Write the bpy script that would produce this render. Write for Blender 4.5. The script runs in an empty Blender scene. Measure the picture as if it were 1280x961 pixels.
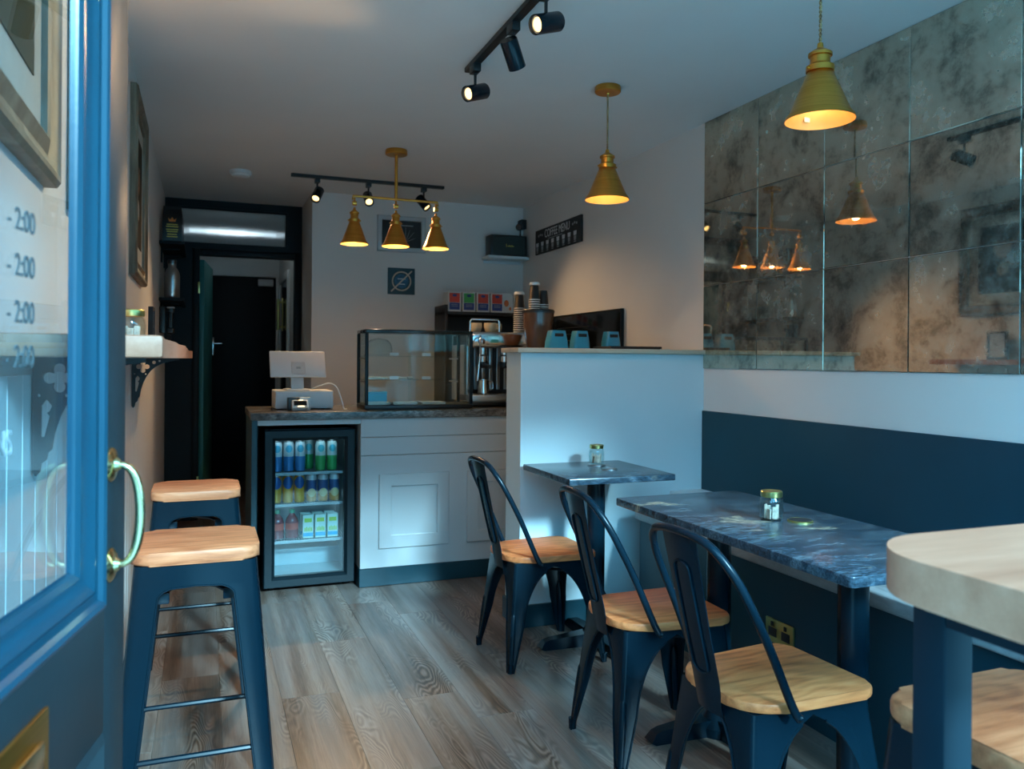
import bpy, bmesh, math, random
from mathutils import Vector, Matrix
R = math.radians
random.seed(7)
scene = bpy.context.scene
COL = scene.collection

# ------------------------------------------------------------------ camera
EYE = 1.25
F_PX, YAW, ROLL, V0 = 1005.88, 0.3658, 0.0077, -29.7
cam_d = bpy.data.cameras.new('camera')
cam = bpy.data.objects.new('camera', cam_d)
COL.objects.link(cam)
cam_d.sensor_width = 36.0
cam_d.lens = F_PX * 36.0 / 1280.0
cam_d.shift_y = V0 / 1280.0
cam_d.clip_start = 0.02
fw = Vector((math.sin(YAW), math.cos(YAW), 0))
rt = Vector((math.cos(YAW), -math.sin(YAW), 0))
up = Vector((0, 0, 1))
r2 = rt * math.cos(ROLL) + up * math.sin(ROLL)
u2 = up * math.cos(ROLL) - rt * math.sin(ROLL)
cm = Matrix((r2, u2, -fw)).transposed().to_4x4()
cm.translation = (0, 0, EYE)
cam.matrix_world = cm
cam_d.dof.use_dof = True
cam_d.dof.focus_distance = 2.5
cam_d.dof.aperture_fstop = 6.3
scene.camera = cam

# ------------------------------------------------------------------ world, sun, exposure
world = bpy.data.worlds.new('world')
scene.world = world
world.use_nodes = True
bg = world.node_tree.nodes['Background']
bg.inputs[0].default_value = (0.16, 0.60, 0.96, 1)
bg.inputs[1].default_value = 11.0
sun_d = bpy.data.lights.new('sun', 'SUN')
sun_d.energy = 9.0
sun_d.color = (0.40, 0.80, 1.0)
sun_d.angle = R(9)
sun = bpy.data.objects.new('sun', sun_d)
COL.objects.link(sun)
sun.rotation_euler = Vector((-0.19, 1.0, -0.51)).to_track_quat('-Z', 'Y').to_euler()
sun.location = (1, -3, 4)
scene.view_settings.view_transform = 'Standard'
scene.view_settings.look = 'None'
scene.view_settings.gamma = 1.0
scene.view_settings.use_curve_mapping = False
scene.view_settings.exposure = 0.1
cy = scene.cycles
cy.use_denoising = True
cy.max_bounces = 10
cy.diffuse_bounces = 5
cy.glossy_bounces = 5
cy.transparent_max_bounces = 16
cy.transmission_bounces = 8
cy.sample_clamp_indirect = 4.0
cy.caustics_reflective = False
cy.caustics_refractive = False

# ------------------------------------------------------------------ key dimensions (metres)
XL, XR = -0.284, 2.398            # left and right wall
YF = 0.35                         # shop front
YB, YP = 6.031, 6.681             # back wall, dark partition
XRET = 0.735                      # return between the two
ZC = 2.478                        # ceiling
YHW, XHW, ZHW = 3.504, 1.387, 1.289   # half wall
YCT = 4.41                        # counter front
ZW = 0.967                        # worktop

# ------------------------------------------------------------------ materials
MATS = {}
def nmat(name):
    m = bpy.data.materials.new(name)
    m.use_nodes = True
    nt = m.node_tree
    b = nt.nodes['Principled BSDF']
    MATS[name] = m
    return m, nt, b
def N(nt, typ, **kw):
    n = nt.nodes.new(typ)
    for k, v in kw.items():
        setattr(n, k, v)
    return n
def setin(n, **kw):
    for k, v in kw.items():
        n.inputs[k.replace('_', ' ')].default_value = v
def L(nt, a, b): nt.links.new(a, b)
def ramp(nt, stops, fac=None, interp='LINEAR'):
    r = N(nt, 'ShaderNodeValToRGB')
    r.color_ramp.interpolation = interp
    els = r.color_ramp.elements
    while len(els) > 1: els.remove(els[-1])
    els[0].position = stops[0][0]; els[0].color = (*stops[0][1], 1)
    for p, c in stops[1:]:
        e = els.new(p); e.color = (*c, 1)
    if fac is not None: L(nt, fac, r.inputs[0])
    return r
def coords(nt, kind='Object', scale=(1, 1, 1), rot=(0, 0, 0), rnd=False):
    tc = N(nt, 'ShaderNodeTexCoord')
    mp = N(nt, 'ShaderNodeMapping')
    mp.inputs['Scale'].default_value = scale
    mp.inputs['Rotation'].default_value = rot
    src = tc.outputs[kind]
    if rnd:
        oi = N(nt, 'ShaderNodeObjectInfo')
        mul = N(nt, 'ShaderNodeVectorMath', operation='SCALE')
        mul.inputs[0].default_value = (13.7, 7.3, 5.1)
        L(nt, oi.outputs['Random'], mul.inputs['Scale'])
        add = N(nt, 'ShaderNodeVectorMath', operation='ADD')
        L(nt, src, add.inputs[0]); L(nt, mul.outputs[0], add.inputs[1])
        src = add.outputs[0]
    L(nt, src, mp.inputs[0])
    return mp.outputs[0]
def noise(nt, vec, scale=5, detail=4, rough=.55, dist=0):
    n = N(nt, 'ShaderNodeTexNoise')
    setin(n, Scale=scale, Detail=detail, Roughness=rough, Distortion=dist)
    L(nt, vec, n.inputs['Vector'])
    return n.outputs['Fac']
def bump(nt, b, height, strength=.2, dist=.01):
    bp = N(nt, 'ShaderNodeBump')
    setin(bp, Strength=strength, Distance=dist)
    L(nt, height, bp.inputs['Height'])
    L(nt, bp.outputs[0], b.inputs['Normal'])
def plain(name, col, rough=.5, metal=0, spec=.5, vary=.06, scale=8, coat=0, bmp=0, emit=None):
    m, nt, b = nmat(name)
    v = coords(nt, rnd=False)
    f = noise(nt, v, scale, 3)
    lo = tuple(max(0, c * (1 - vary)) for c in col); hi = tuple(min(1, c * (1 + vary)) for c in col)
    r = ramp(nt, [(.3, lo), (.7, hi)], f)
    L(nt, r.outputs[0], b.inputs['Base Color'])
    setin(b, Roughness=rough, Metallic=metal)
    b.inputs['Specular IOR Level'].default_value = spec
    if coat:
        b.inputs['Coat Weight'].default_value = coat
        b.inputs['Coat Roughness'].default_value = .12
    if bmp:
        bump(nt, b, noise(nt, v, scale * 20, 2), bmp, .002)
    if emit:
        b.inputs['Emission Color'].default_value = (*emit[0], 1)
        b.inputs['Emission Strength'].default_value = emit[1]
    return m
plain('wall_paint', (.74, .70, .67), .55, vary=.02, scale=2, bmp=.03)
plain('ceiling_paint', (.84, .80, .77), .7, vary=.02, scale=2, bmp=.03)
plain('white_paint', (.60, .69, .72), .35, vary=.02, scale=3, bmp=.02)
plain('counter_paint', (.53, .54, .545), .42, vary=.02, scale=3, bmp=.02)
plain('dark_teal', (.008, .042, .058), .35, vary=.1, scale=3, spec=.35)
plain('navy_panel', (.006, .045, .068), .36, vary=.12, scale=2, spec=.35)
plain('navy_door', (.017, .026, .031), .42, vary=.12, scale=4, spec=.25, bmp=.05)
plain('door_bead', (.006, .046, .076), .28, vary=.1, scale=4, spec=.4, bmp=.05)
plain('navy_metal', (.0018, .011, .019), .25, vary=.1, scale=5, spec=.22)
plain('black_frame', (.004, .007, .010), .5, vary=.1, spec=.2)
plain('hall_white', (.70, .69, .67), .5, vary=.02)
plain('navy_matt', (.002, .013, .022), .5, vary=.1, spec=.2)
plain('fridge_black', (.004, .013, .018), .4, vary=.1, spec=.25)
plain('facade_brick', (.30, .29, .28), .9, vary=.25, scale=3)
plain('black_plastic', (.010, .011, .013), .4, vary=.1)
plain('black_matt', (.012, .013, .015), .6, vary=.1)
plain('grey_plastic', (.58, .60, .62), .4, vary=.02)
plain('white_plastic', (.74, .75, .75), .4, vary=.02)
plain('rubber', (.01, .01, .01), .7)
plain('chrome', (.72, .73, .74), .12, 1)
plain('steel', (.42, .43, .44), .3, 1)
plain('dark_steel', (.10, .11, .12), .35, 1)
plain('silver_frame', (.50, .51, .52), .35, .3)
plain('gold_lid', (.56, .52, .20), .28, 1)
plain('brass_bright', (.82, .64, .34), .2, 1)
plain('gold_ink', (.62, .46, .10), .4, .4)
plain('orange_ink', (.75, .22, .03), .5)
plain('white_ink', (.62, .64, .66), .6)
plain('grey_ink', (.30, .32, .33), .6)
plain('vinyl_lettering', (.055, .065, .07), .6)
plain('copper_ink', (.62, .47, .36), .4)
plain('plaque_teal', (.012, .055, .075), .5)
plain('plaque_blue', (.02, .12, .22), .5, vary=.4, scale=40)
plain('canister_blue', (.03, .32, .52), .3, coat=.4)
plain('box_red', (.62, .06, .035), .5)
plain('box_green', (.05, .36, .10), .5)
plain('box_navy', (.02, .05, .22), .5)
plain('box_white', (.66, .66, .64), .55)
plain('pouch_orange', (.75, .20, .06), .5)
plain('cup_black', (.014, .015, .017), .45)
plain('cup_white', (.78, .77, .74), .5)
plain('hopper_brown', (.11, .055, .035), .15, coat=.6)
plain('bean_cream', (.70, .58, .38), .4)
plain('sachet_paper', (.62, .45, .36), .7, vary=.35, scale=60)
plain('label_white', (.80, .80, .80), .5)
plain('bottle_red', (.22, .02, .03), .15, coat=.5)
plain('cap_green', (.02, .30, .16), .35)
plain('carton_white', (.66, .80, .72), .5)
plain('carton_green', (.45, .62, .08), .5)
plain('carton_blue', (.03, .42, .68), .5)
plain('fridge_liner', (.42, .47, .49), .4)
plain('grille_dark', (.016, .030, .030), .7, vary=.5, scale=300)
plain('wire', (.62, .66, .68), .3, .6)
plain('teal_paint', (.03, .20, .20), .4)
plain('iron_black', (.010, .012, .014), .45, vary=.15)
plain('matboard', (.48, .46, .40), .8, vary=.08)
plain('paper_tray', (.75, .72, .62), .7)
plain('certificate', (.42, .46, .55), .7, vary=.5, scale=70)
plain('backstreet', (.40, .39, .37), .9)
plain('lamp_inner', (.85, .50, .15), .45, .25)
plain('screen_dark', (.004, .005, .006), .12)

def emitter(name, col, s):
    m, nt, b = nmat(name)
    setin(b, Base_Color=(*col, 1))
    b.inputs['Emission Color'].default_value = (*col, 1)
    b.inputs['Emission Strength'].default_value = s
emitter('lamp_warm', (1.0, .66, .26), 3.0)
emitter('bulb_warm', (1.0, .55, .16), 5)
emitter('tube_white', (.80, .94, 1.0), 7)
emitter('led_cool', (.60, .88, 1.0), 3)
emitter('reader_reflection', (1.0, .70, .35), 3)  # emission stands in for the bright reflection on the card reader

def wood_mat(name, cols, grain_axis='Y', scale=1.0, rough=.45, gloss=0, rnd=True, knots=1.0, ring=.17, broad_w=.75):
    m, nt, b = nmat(name)
    s = {'X': (.9, 9, 9), 'Y': (9, .9, 9), 'Z': (9, 9, .9)}[grain_axis]
    v = coords(nt, 'Object', tuple(c * scale for c in s), rnd=rnd)
    s2 = {'X': (1.4, 5, 5), 'Y': (5, 1.4, 5), 'Z': (5, 5, 1.4)}[grain_axis]
    v2 = coords(nt, 'Object', tuple(c * scale for c in s2), rnd=rnd)
    big = noise(nt, v2, 1.3, 2, .5, .4)
    # rings: sine of the warped large noise gives cathedral figure
    mul = N(nt, 'ShaderNodeMath', operation='MULTIPLY'); mul.inputs[1].default_value = 34 * knots
    L(nt, big, mul.inputs[0])
    sn = N(nt, 'ShaderNodeMath', operation='SINE'); L(nt, mul.outputs[0], sn.inputs[0])
    fine = noise(nt, v, 6, 6, .7)
    mix = N(nt, 'ShaderNodeMath', operation='MULTIPLY_ADD')
    L(nt, sn.outputs[0], mix.inputs[0]); mix.inputs[1].default_value = ring; L(nt, fine, mix.inputs[2])
    broad = noise(nt, v2, .9, 2)
    mix2 = N(nt, 'ShaderNodeMath', operation='MULTIPLY_ADD')
    L(nt, broad, mix2.inputs[0]); mix2.inputs[1].default_value = broad_w; L(nt, mix.outputs[0], mix2.inputs[2])
    oi = N(nt, 'ShaderNodeObjectInfo')
    mix3 = N(nt, 'ShaderNodeMath', operation='MULTIPLY_ADD')
    L(nt, oi.outputs['Random'], mix3.inputs[0]); mix3.inputs[1].default_value = .16 if rnd else 0; L(nt, mix2.outputs[0], mix3.inputs[2])
    mr = N(nt, 'ShaderNodeMapRange'); setin(mr, From_Min=.50, From_Max=1.34)
    L(nt, mix3.outputs[0], mr.inputs[0])
    n = len(cols)
    r = ramp(nt, [(i / (n - 1), c) for i, c in enumerate(cols)], mr.outputs[0])
    L(nt, r.outputs[0], b.inputs['Base Color'])
    setin(b, Roughness=rough)
    if gloss:
        b.inputs['Coat Weight'].default_value = gloss; b.inputs['Coat Roughness'].default_value = .22
    bump(nt, b, mix.outputs[0], .12, .003)
def floor_mat():
    m, nt, b = nmat('floor_oak')
    def mth(op, a, c, d=None):
        n = N(nt, 'ShaderNodeMath', operation=op)
        for k, v in enumerate((a, c, d)):
            if v is None: continue
            if isinstance(v, (int, float)): n.inputs[k].default_value = v
            else: L(nt, v, n.inputs[k])
        return n.outputs[0]
    vr = coords(nt, 'Object', (6.5, 1.5, 1), rnd=True)
    fig = noise(nt, vr, 1.15, 2, .45, .25)
    rings = mth('SINE', mth('MULTIPLY', fig, 190), 0)
    patch = noise(nt, coords(nt, 'Object', (5, 1.1, 1), rnd=True), 1.3, 2)
    pm = N(nt, 'ShaderNodeMapRange', interpolation_type='SMOOTHSTEP'); setin(pm, From_Min=.46, From_Max=.62); L(nt, patch, pm.inputs[0])
    ringa = mth('MULTIPLY', mth('MULTIPLY', rings, pm.outputs[0]), .17)
    pores = noise(nt, coords(nt, 'Object', (170, 7, 1), rnd=True), 1.0, 4, .7)
    streak = noise(nt, coords(nt, 'Object', (16, .55, 1), rnd=True), 1.0, 4, .6)
    oi = N(nt, 'ShaderNodeObjectInfo')
    v = mth('ADD', mth('MULTIPLY_ADD', streak, 1.0, ringa), mth('MULTIPLY_ADD', pores, .42, mth('MULTIPLY', oi.outputs['Random'], .16)))
    mr = N(nt, 'ShaderNodeMapRange'); setin(mr, From_Min=.50, From_Max=1.14); L(nt, v, mr.inputs[0])
    r = ramp(nt, [(0, (.045, .022, .014)), (.30, (.125, .072, .050)), (.60, (.235, .155, .118)), (1, (.36, .28, .24))], mr.outputs[0])
    grey = ramp(nt, [(.42, (0, 0, 0)), (.66, (1, 1, 1))], noise(nt, coords(nt, 'Object', (11, .35, 1), rnd=True), 1.0, 3))
    hs = N(nt, 'ShaderNodeMix', data_type='RGBA'); L(nt, mth('MULTIPLY', grey.outputs[0], .55), hs.inputs[0]); L(nt, r.outputs[0], hs.inputs[6]); hs.inputs[7].default_value = (.235, .21, .20, 1)
    L(nt, hs.outputs[2], b.inputs['Base Color'])
    setin(b, Roughness=.36); b.inputs['Coat Weight'].default_value = .3; b.inputs['Coat Roughness'].default_value = .25
    bump(nt, b, pores, .10, .002)
floor_mat()
wood_mat('seat_wood', [(.26, .050, .016), (.60, .150, .045), (.82, .235, .075), (.92, .32, .12)], 'X', 1.1, .45, knots=1.6, ring=.12)
wood_mat('stool_wood', [(.30, .075, .030), (.60, .175, .070), (.78, .26, .115), (.88, .34, .165)], 'X', 1.2, .5, knots=1.5, ring=.10)
wood_mat('table_wood', [(.31, .085, .044), (.47, .155, .086), (.56, .20, .115), (.64, .245, .15)], 'X', .9, .4, knots=.5)
wood_mat('shelf_wood', [(.24, .085, .045), (.35, .145, .085), (.41, .185, .115), (.46, .225, .15)], 'Y', .8, .5, knots=.4)
wood_mat('cap_wood', [(.46, .36, .26), (.56, .45, .33), (.62, .51, .39), (.68, .57, .45)], 'X', .8, .4, rnd=False, knots=.3)
wood_mat('frame_wood', [(.10, .07, .045), (.20, .15, .10), (.32, .26, .19), (.42, .36, .28)], 'Z', 1.4, .5, rnd=False, knots=.3)

def stone_mat(name, base, mid, light, cream):
    m, nt, b = nmat(name)
    v = coords(nt, 'Object', (2.2, 5.5, 4), (0, 0, R(24)), rnd=True)
    v1 = coords(nt, 'Object', (1, 1, 1), rnd=True)
    a = noise(nt, v, 2.4, 8, .68, 1.2)
    r = ramp(nt, [(.30, base), (.48, mid), (.60, light), (.72, base)], a)
    pc = noise(nt, v, .8, 5, .62, .7)
    pr = ramp(nt, [(.64, (0, 0, 0)), (.70, (1, 1, 1))], pc)
    fine = noise(nt, v1, 70, 4, .7)
    cr = ramp(nt, [(.35, tuple(c * .45 for c in cream)), (.65, cream)], fine)
    mx = N(nt, 'ShaderNodeMix', data_type='RGBA')
    L(nt, pr.outputs[0], mx.inputs[0]); L(nt, r.outputs[0], mx.inputs[6]); L(nt, cr.outputs[0], mx.inputs[7])
    vs = coords(nt, 'Object', (24, 90, 90), (0, 0, R(20)), rnd=True)
    streak = noise(nt, vs, 1.6, 5, .75)
    fr = ramp(nt, [(.32, (.35, .35, .35)), (.5, (.95, .95, .95)), (.7, (1.9, 1.9, 1.9))], streak)
    m2 = N(nt, 'ShaderNodeMix', data_type='RGBA', blend_type='MULTIPLY'); m2.inputs[0].default_value = 1
    L(nt, mx.outputs[2], m2.inputs[6]); L(nt, fr.outputs[0], m2.inputs[7])
    L(nt, m2.outputs[2], b.inputs['Base Color'])
    setin(b, Roughness=.24)
    bump(nt, b, fine, .06, .001)
stone_mat('granite', (.006, .012, .020), (.030, .052, .075), (.085, .115, .14), (.46, .38, .28))
stone_mat('granite_counter', (.03, .03, .03), (.10, .09, .085), (.20, .18, .165), (.40, .33, .26))

def bench_mat():
    m, nt, b = nmat('bench_grey')
    v = coords(nt, 'Object', (6, 2, 6))
    f = noise(nt, v, 2.5, 6, .65, 1.0)
    r = ramp(nt, [(.3, (.26, .27, .28)), (.55, (.40, .41, .42)), (.75, (.50, .51, .52))], f)
    L(nt, r.outputs[0], b.inputs['Base Color']); setin(b, Roughness=.45)
    bump(nt, b, noise(nt, coords(nt), 6, 3), .35, .01)
bench_mat()

def brass_mat():
    m, nt, b = nmat('brass')
    v = coords(nt, 'Object', (3, 3, 160))
    f = noise(nt, v, 2, 3)
    r = ramp(nt, [(.3, (.60, .265, .042)), (.7, (.78, .375, .075))], f)
    L(nt, r.outputs[0], b.inputs['Base Color'])
    setin(b, Metallic=1, Roughness=.34)
brass_mat()

def cord_mat():
    m, nt, b = nmat('twisted_cord')
    w = N(nt, 'ShaderNodeTexWave', wave_type='BANDS', bands_direction='DIAGONAL')
    setin(w, Scale=60)
    L(nt, coords(nt), w.inputs['Vector'])
    r = ramp(nt, [(.3, (.16, .07, .03)), (.7, (.52, .34, .16))], w.outputs['Fac'])
    L(nt, r.outputs[0], b.inputs['Base Color']); setin(b, Roughness=.7)
cord_mat()

def mirror_mat():
    m, nt, b = nmat('antique_mirror')
    v = coords(nt, 'Object', (1, 1, 1), rnd=True)
    big = noise(nt, v, 4.5, 9, .70, .35)
    med = noise(nt, v, 17, 8, .72, .3)
    sp = noise(nt, v, 60, 4, .7)
    mm = N(nt, 'ShaderNodeMath', operation='MULTIPLY_ADD')
    L(nt, med, mm.inputs[0]); mm.inputs[1].default_value = .65; L(nt, big, mm.inputs[2])
    mr = N(nt, 'ShaderNodeMapRange'); setin(mr, From_Min=.58, From_Max=1.08); L(nt, mm.outputs[0], mr.inputs[0])
    dif = ramp(nt, [(0, (.02, .022, .02)), (.35, (.13, .13, .115)), (.62, (.38, .36, .305)), (1, (.50, .47, .41))], mr.outputs[0])
    glc = ramp(nt, [(0, (.34, .31, .26)), (.45, (.70, .62, .48)), (1, (.90, .81, .64))], mr.outputs[0])
    glf = ramp(nt, [(0, (.50,) * 3), (.5, (.66,) * 3), (1, (.58,) * 3)], mr.outputs[0])
    d = N(nt, 'ShaderNodeBsdfDiffuse'); L(nt, dif.outputs[0], d.inputs['Color'])
    rr = ramp(nt, [(.45, (.015,) * 3), (.8, (.10,) * 3)], sp)
    g = N(nt, 'ShaderNodeBsdfGlossy'); L(nt, glc.outputs[0], g.inputs['Color']); L(nt, rr.outputs[0], g.inputs['Roughness'])
    mx = N(nt, 'ShaderNodeMixShader'); L(nt, glf.outputs[0], mx.inputs[0]); L(nt, d.outputs[0], mx.inputs[1]); L(nt, g.outputs[0], mx.inputs[2])
    L(nt, mx.outputs[0], nt.nodes['Material Output'].inputs[0])
mirror_mat()

def pane_mat(name, tint=(.93, .97, .97), refl=1.0, rough=.01):
    m, nt, b = nmat(name)
    nt.nodes.remove(b)
    t = N(nt, 'ShaderNodeBsdfTransparent'); t.inputs[0].default_value = (*tint, 1)
    g = N(nt, 'ShaderNodeBsdfGlossy'); setin(g, Roughness=rough)
    lw = N(nt, 'ShaderNodeLayerWeight'); setin(lw, Blend=.5)
    pw = N(nt, 'ShaderNodeMath', operation='POWER'); pw.inputs[1].default_value = 5; L(nt, lw.outputs['Facing'], pw.inputs[0])
    f = N(nt, 'ShaderNodeMath', operation='MULTIPLY_ADD'); f.inputs[1].default_value = .96; f.inputs[2].default_value = .04; L(nt, pw.outputs[0], f.inputs[0])
    mu = N(nt, 'ShaderNodeMath', operation='MULTIPLY', use_clamp=True); mu.inputs[1].default_value = refl
    L(nt, f.outputs[0], mu.inputs[0])
    mx = N(nt, 'ShaderNodeMixShader'); L(nt, mu.outputs[0], mx.inputs[0]); L(nt, t.outputs[0], mx.inputs[1]); L(nt, g.outputs[0], mx.inputs[2])
    L(nt, mx.outputs[0], nt.nodes['Material Output'].inputs[0])
pane_mat('pane_glass', (.93, .97, .97), .55)
pane_mat('door_glass', (.86, .96, 1.0), 1.0)
pane_mat('fridge_glass', (.86, .95, .97), .8)
pane_mat('clear_glass', (.90, .95, .95), 1.0, .03)
def fluted_mat():
    m, nt, b = nmat('fluted_glass')
    setin(b, Base_Color=(.55, .62, .66, 1), Roughness=.18)
    b.inputs['Transmission Weight'].default_value = .75
    b.inputs['IOR'].default_value = 1.45
fluted_mat()

def band_mat(name, zb, ellipse=None, metal_top=.92):
    """wrap print for cans: colour bands up the height (object z in metres, can height .168)"""
    m, nt, b = nmat(name)
    tc = N(nt, 'ShaderNodeTexCoord'); sx = N(nt, 'ShaderNodeSeparateXYZ'); L(nt, tc.outputs['Object'], sx.inputs[0])
    d = N(nt, 'ShaderNodeMath', operation='DIVIDE'); d.inputs[1].default_value = .168; L(nt, sx.outputs['Z'], d.inputs[0])
    nz = noise(nt, tc.outputs['Object'], 60, 2)
    ad = N(nt, 'ShaderNodeMath', operation='MULTIPLY_ADD'); ad.inputs[1].default_value = .05; L(nt, nz, ad.inputs[0]); L(nt, d.outputs[0], ad.inputs[2])
    r = ramp(nt, zb, ad.outputs[0], 'CONSTANT')
    out = r.outputs[0]
    if ellipse:
        cz, hz, hx, col = ellipse
        e1 = N(nt, 'ShaderNodeMath', operation='SUBTRACT'); e1.inputs[1].default_value = cz; L(nt, d.outputs[0], e1.inputs[0])
        e2 = N(nt, 'ShaderNodeMath', operation='DIVIDE'); e2.inputs[1].default_value = hz; L(nt, e1.outputs[0], e2.inputs[0])
        e3 = N(nt, 'ShaderNodeMath', operation='POWER'); e3.inputs[1].default_value = 2; L(nt, e2.outputs[0], e3.inputs[0])
        x2 = N(nt, 'ShaderNodeMath', operation='DIVIDE'); x2.inputs[1].default_value = hx; L(nt, sx.outputs['X'], x2.inputs[0])
        x3 = N(nt, 'ShaderNodeMath', operation='POWER'); x3.inputs[1].default_value = 2; L(nt, x2.outputs[0], x3.inputs[0])
        s = N(nt, 'ShaderNodeMath', operation='ADD'); L(nt, e3.outputs[0], s.inputs[0]); L(nt, x3.outputs[0], s.inputs[1])
        lt = N(nt, 'ShaderNodeMath', operation='LESS_THAN'); lt.inputs[1].default_value = 1; L(nt, s.outputs[0], lt.inputs[0])
        mx = N(nt, 'ShaderNodeMix', data_type='RGBA'); L(nt, lt.outputs[0], mx.inputs[0]); L(nt, out, mx.inputs[6]); mx.inputs[7].default_value = (*col, 1)
        out = mx.outputs[2]
    L(nt, out, b.inputs['Base Color']); setin(b, Roughness=.3, Metallic=.15)
band_mat('can_blue', [(0, (.05, .25, .55)), (.52, (.62, .72, .76)), (.58, (.55, .72, .78)), (.60, (.62, .72, .76))], (.75, .12, .018, (.10, .45, .62)))
band_mat('can_green', [(0, (.05, .42, .12)), (.52, (.66, .76, .74)), (.60, (.60, .74, .72))], (.74, .12, .018, (.10, .50, .58)))
band_mat('can_yellow', [(0, (.90, .43, .03)), (.82, (.85, .34, .02)), (.95, (.5, .5, .5))], (.66, .20, .027, (.02, .10, .32)))
band_mat('can_orange', [(0, (.78, .34, .08)), (.28, (.75, .55, .30)), (.36, (.03, .09, .26)), (.74, (.62, .66, .68))], (.30, .14, .022, (.82, .62, .30)))

def portrait_mat(name, seed, face=True):
    """old oil portrait: dark ground, face, collar (a generic sitter) — flat print"""
    m, nt, b = nmat(name)
    tc = N(nt, 'ShaderNodeTexCoord'); sx = N(nt, 'ShaderNodeSeparateXYZ'); L(nt, tc.outputs['Object'], sx.inputs[0])
    nz = noise(nt, tc.outputs['Object'], 9 + seed, 5, .6, .5)
    base = ramp(nt, [(.3, (.014, .011, .008)), (.55, (.05, .036, .022)), (.8, (.10, .07, .04))], nz)
    out = base.outputs[0]
    def blob(out, cx, cz, ax, az, col, soft):
        def t(sock, c, a):
            s = N(nt, 'ShaderNodeMath', operation='SUBTRACT'); s.inputs[1].default_value = c; L(nt, sock, s.inputs[0])
            d = N(nt, 'ShaderNodeMath', operation='DIVIDE'); d.inputs[1].default_value = a; L(nt, s.outputs[0], d.inputs[0])
            p = N(nt, 'ShaderNodeMath', operation='POWER'); p.inputs[1].default_value = 2; L(nt, d.outputs[0], p.inputs[0])
            return p.outputs[0]
        s = N(nt, 'ShaderNodeMath', operation='ADD'); L(nt, t(sx.outputs['X'], cx, ax), s.inputs[0]); L(nt, t(sx.outputs['Z'], cz, az), s.inputs[1])
        s2 = N(nt, 'ShaderNodeMath', operation='MULTIPLY_ADD'); L(nt, nz, s2.inputs[0]); s2.inputs[1].default_value = .5; L(nt, s.outputs[0], s2.inputs[2])
        mr = N(nt, 'ShaderNodeMapRange', interpolation_type='SMOOTHSTEP'); setin(mr, From_Min=1 + soft, From_Max=1 - soft); L(nt, s2.outputs[0], mr.inputs[0])
        mx = N(nt, 'ShaderNodeMix', data_type='RGBA'); L(nt, mr.outputs[0], mx.inputs[0]); L(nt, out, mx.inputs[6]); mx.inputs[7].default_value = (*col, 1)
        return mx.outputs[2]
    if face:
        out = blob(out, 0, -.16, .20, .17, (.022, .016, .012), .3)
        out = blob(out, 0, .09, .075, .105, (.30, .14, .075), .35)
        out = blob(out, 0, .15, .085, .05, (.035, .024, .016), .4)
        out = blob(out, -.024, .095, .013, .008, (.03, .02, .015), .5)
        out = blob(out, .028, .095, .013, .008, (.03, .02, .015), .5)
        out = blob(out, 0, .035, .022, .007, (.14, .04, .03), .5)
        out = blob(out, 0, -.075, .05, .05, (.36, .33, .28), .4)
    else:
        out = blob(out, 0, -.18, .4, .12, (.06, .06, .035), .5)
        out = blob(out, .05, .12, .3, .14, (.20, .19, .15), .6)
    L(nt, out, b.inputs['Base Color']); setin(b, Roughness=.8); b.inputs['Specular IOR Level'].default_value = .1
portrait_mat('oil_portrait', 0)
portrait_mat('oil_landscape', 3, False)
portrait_mat('oil_landscape_dark', 5, False)

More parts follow.
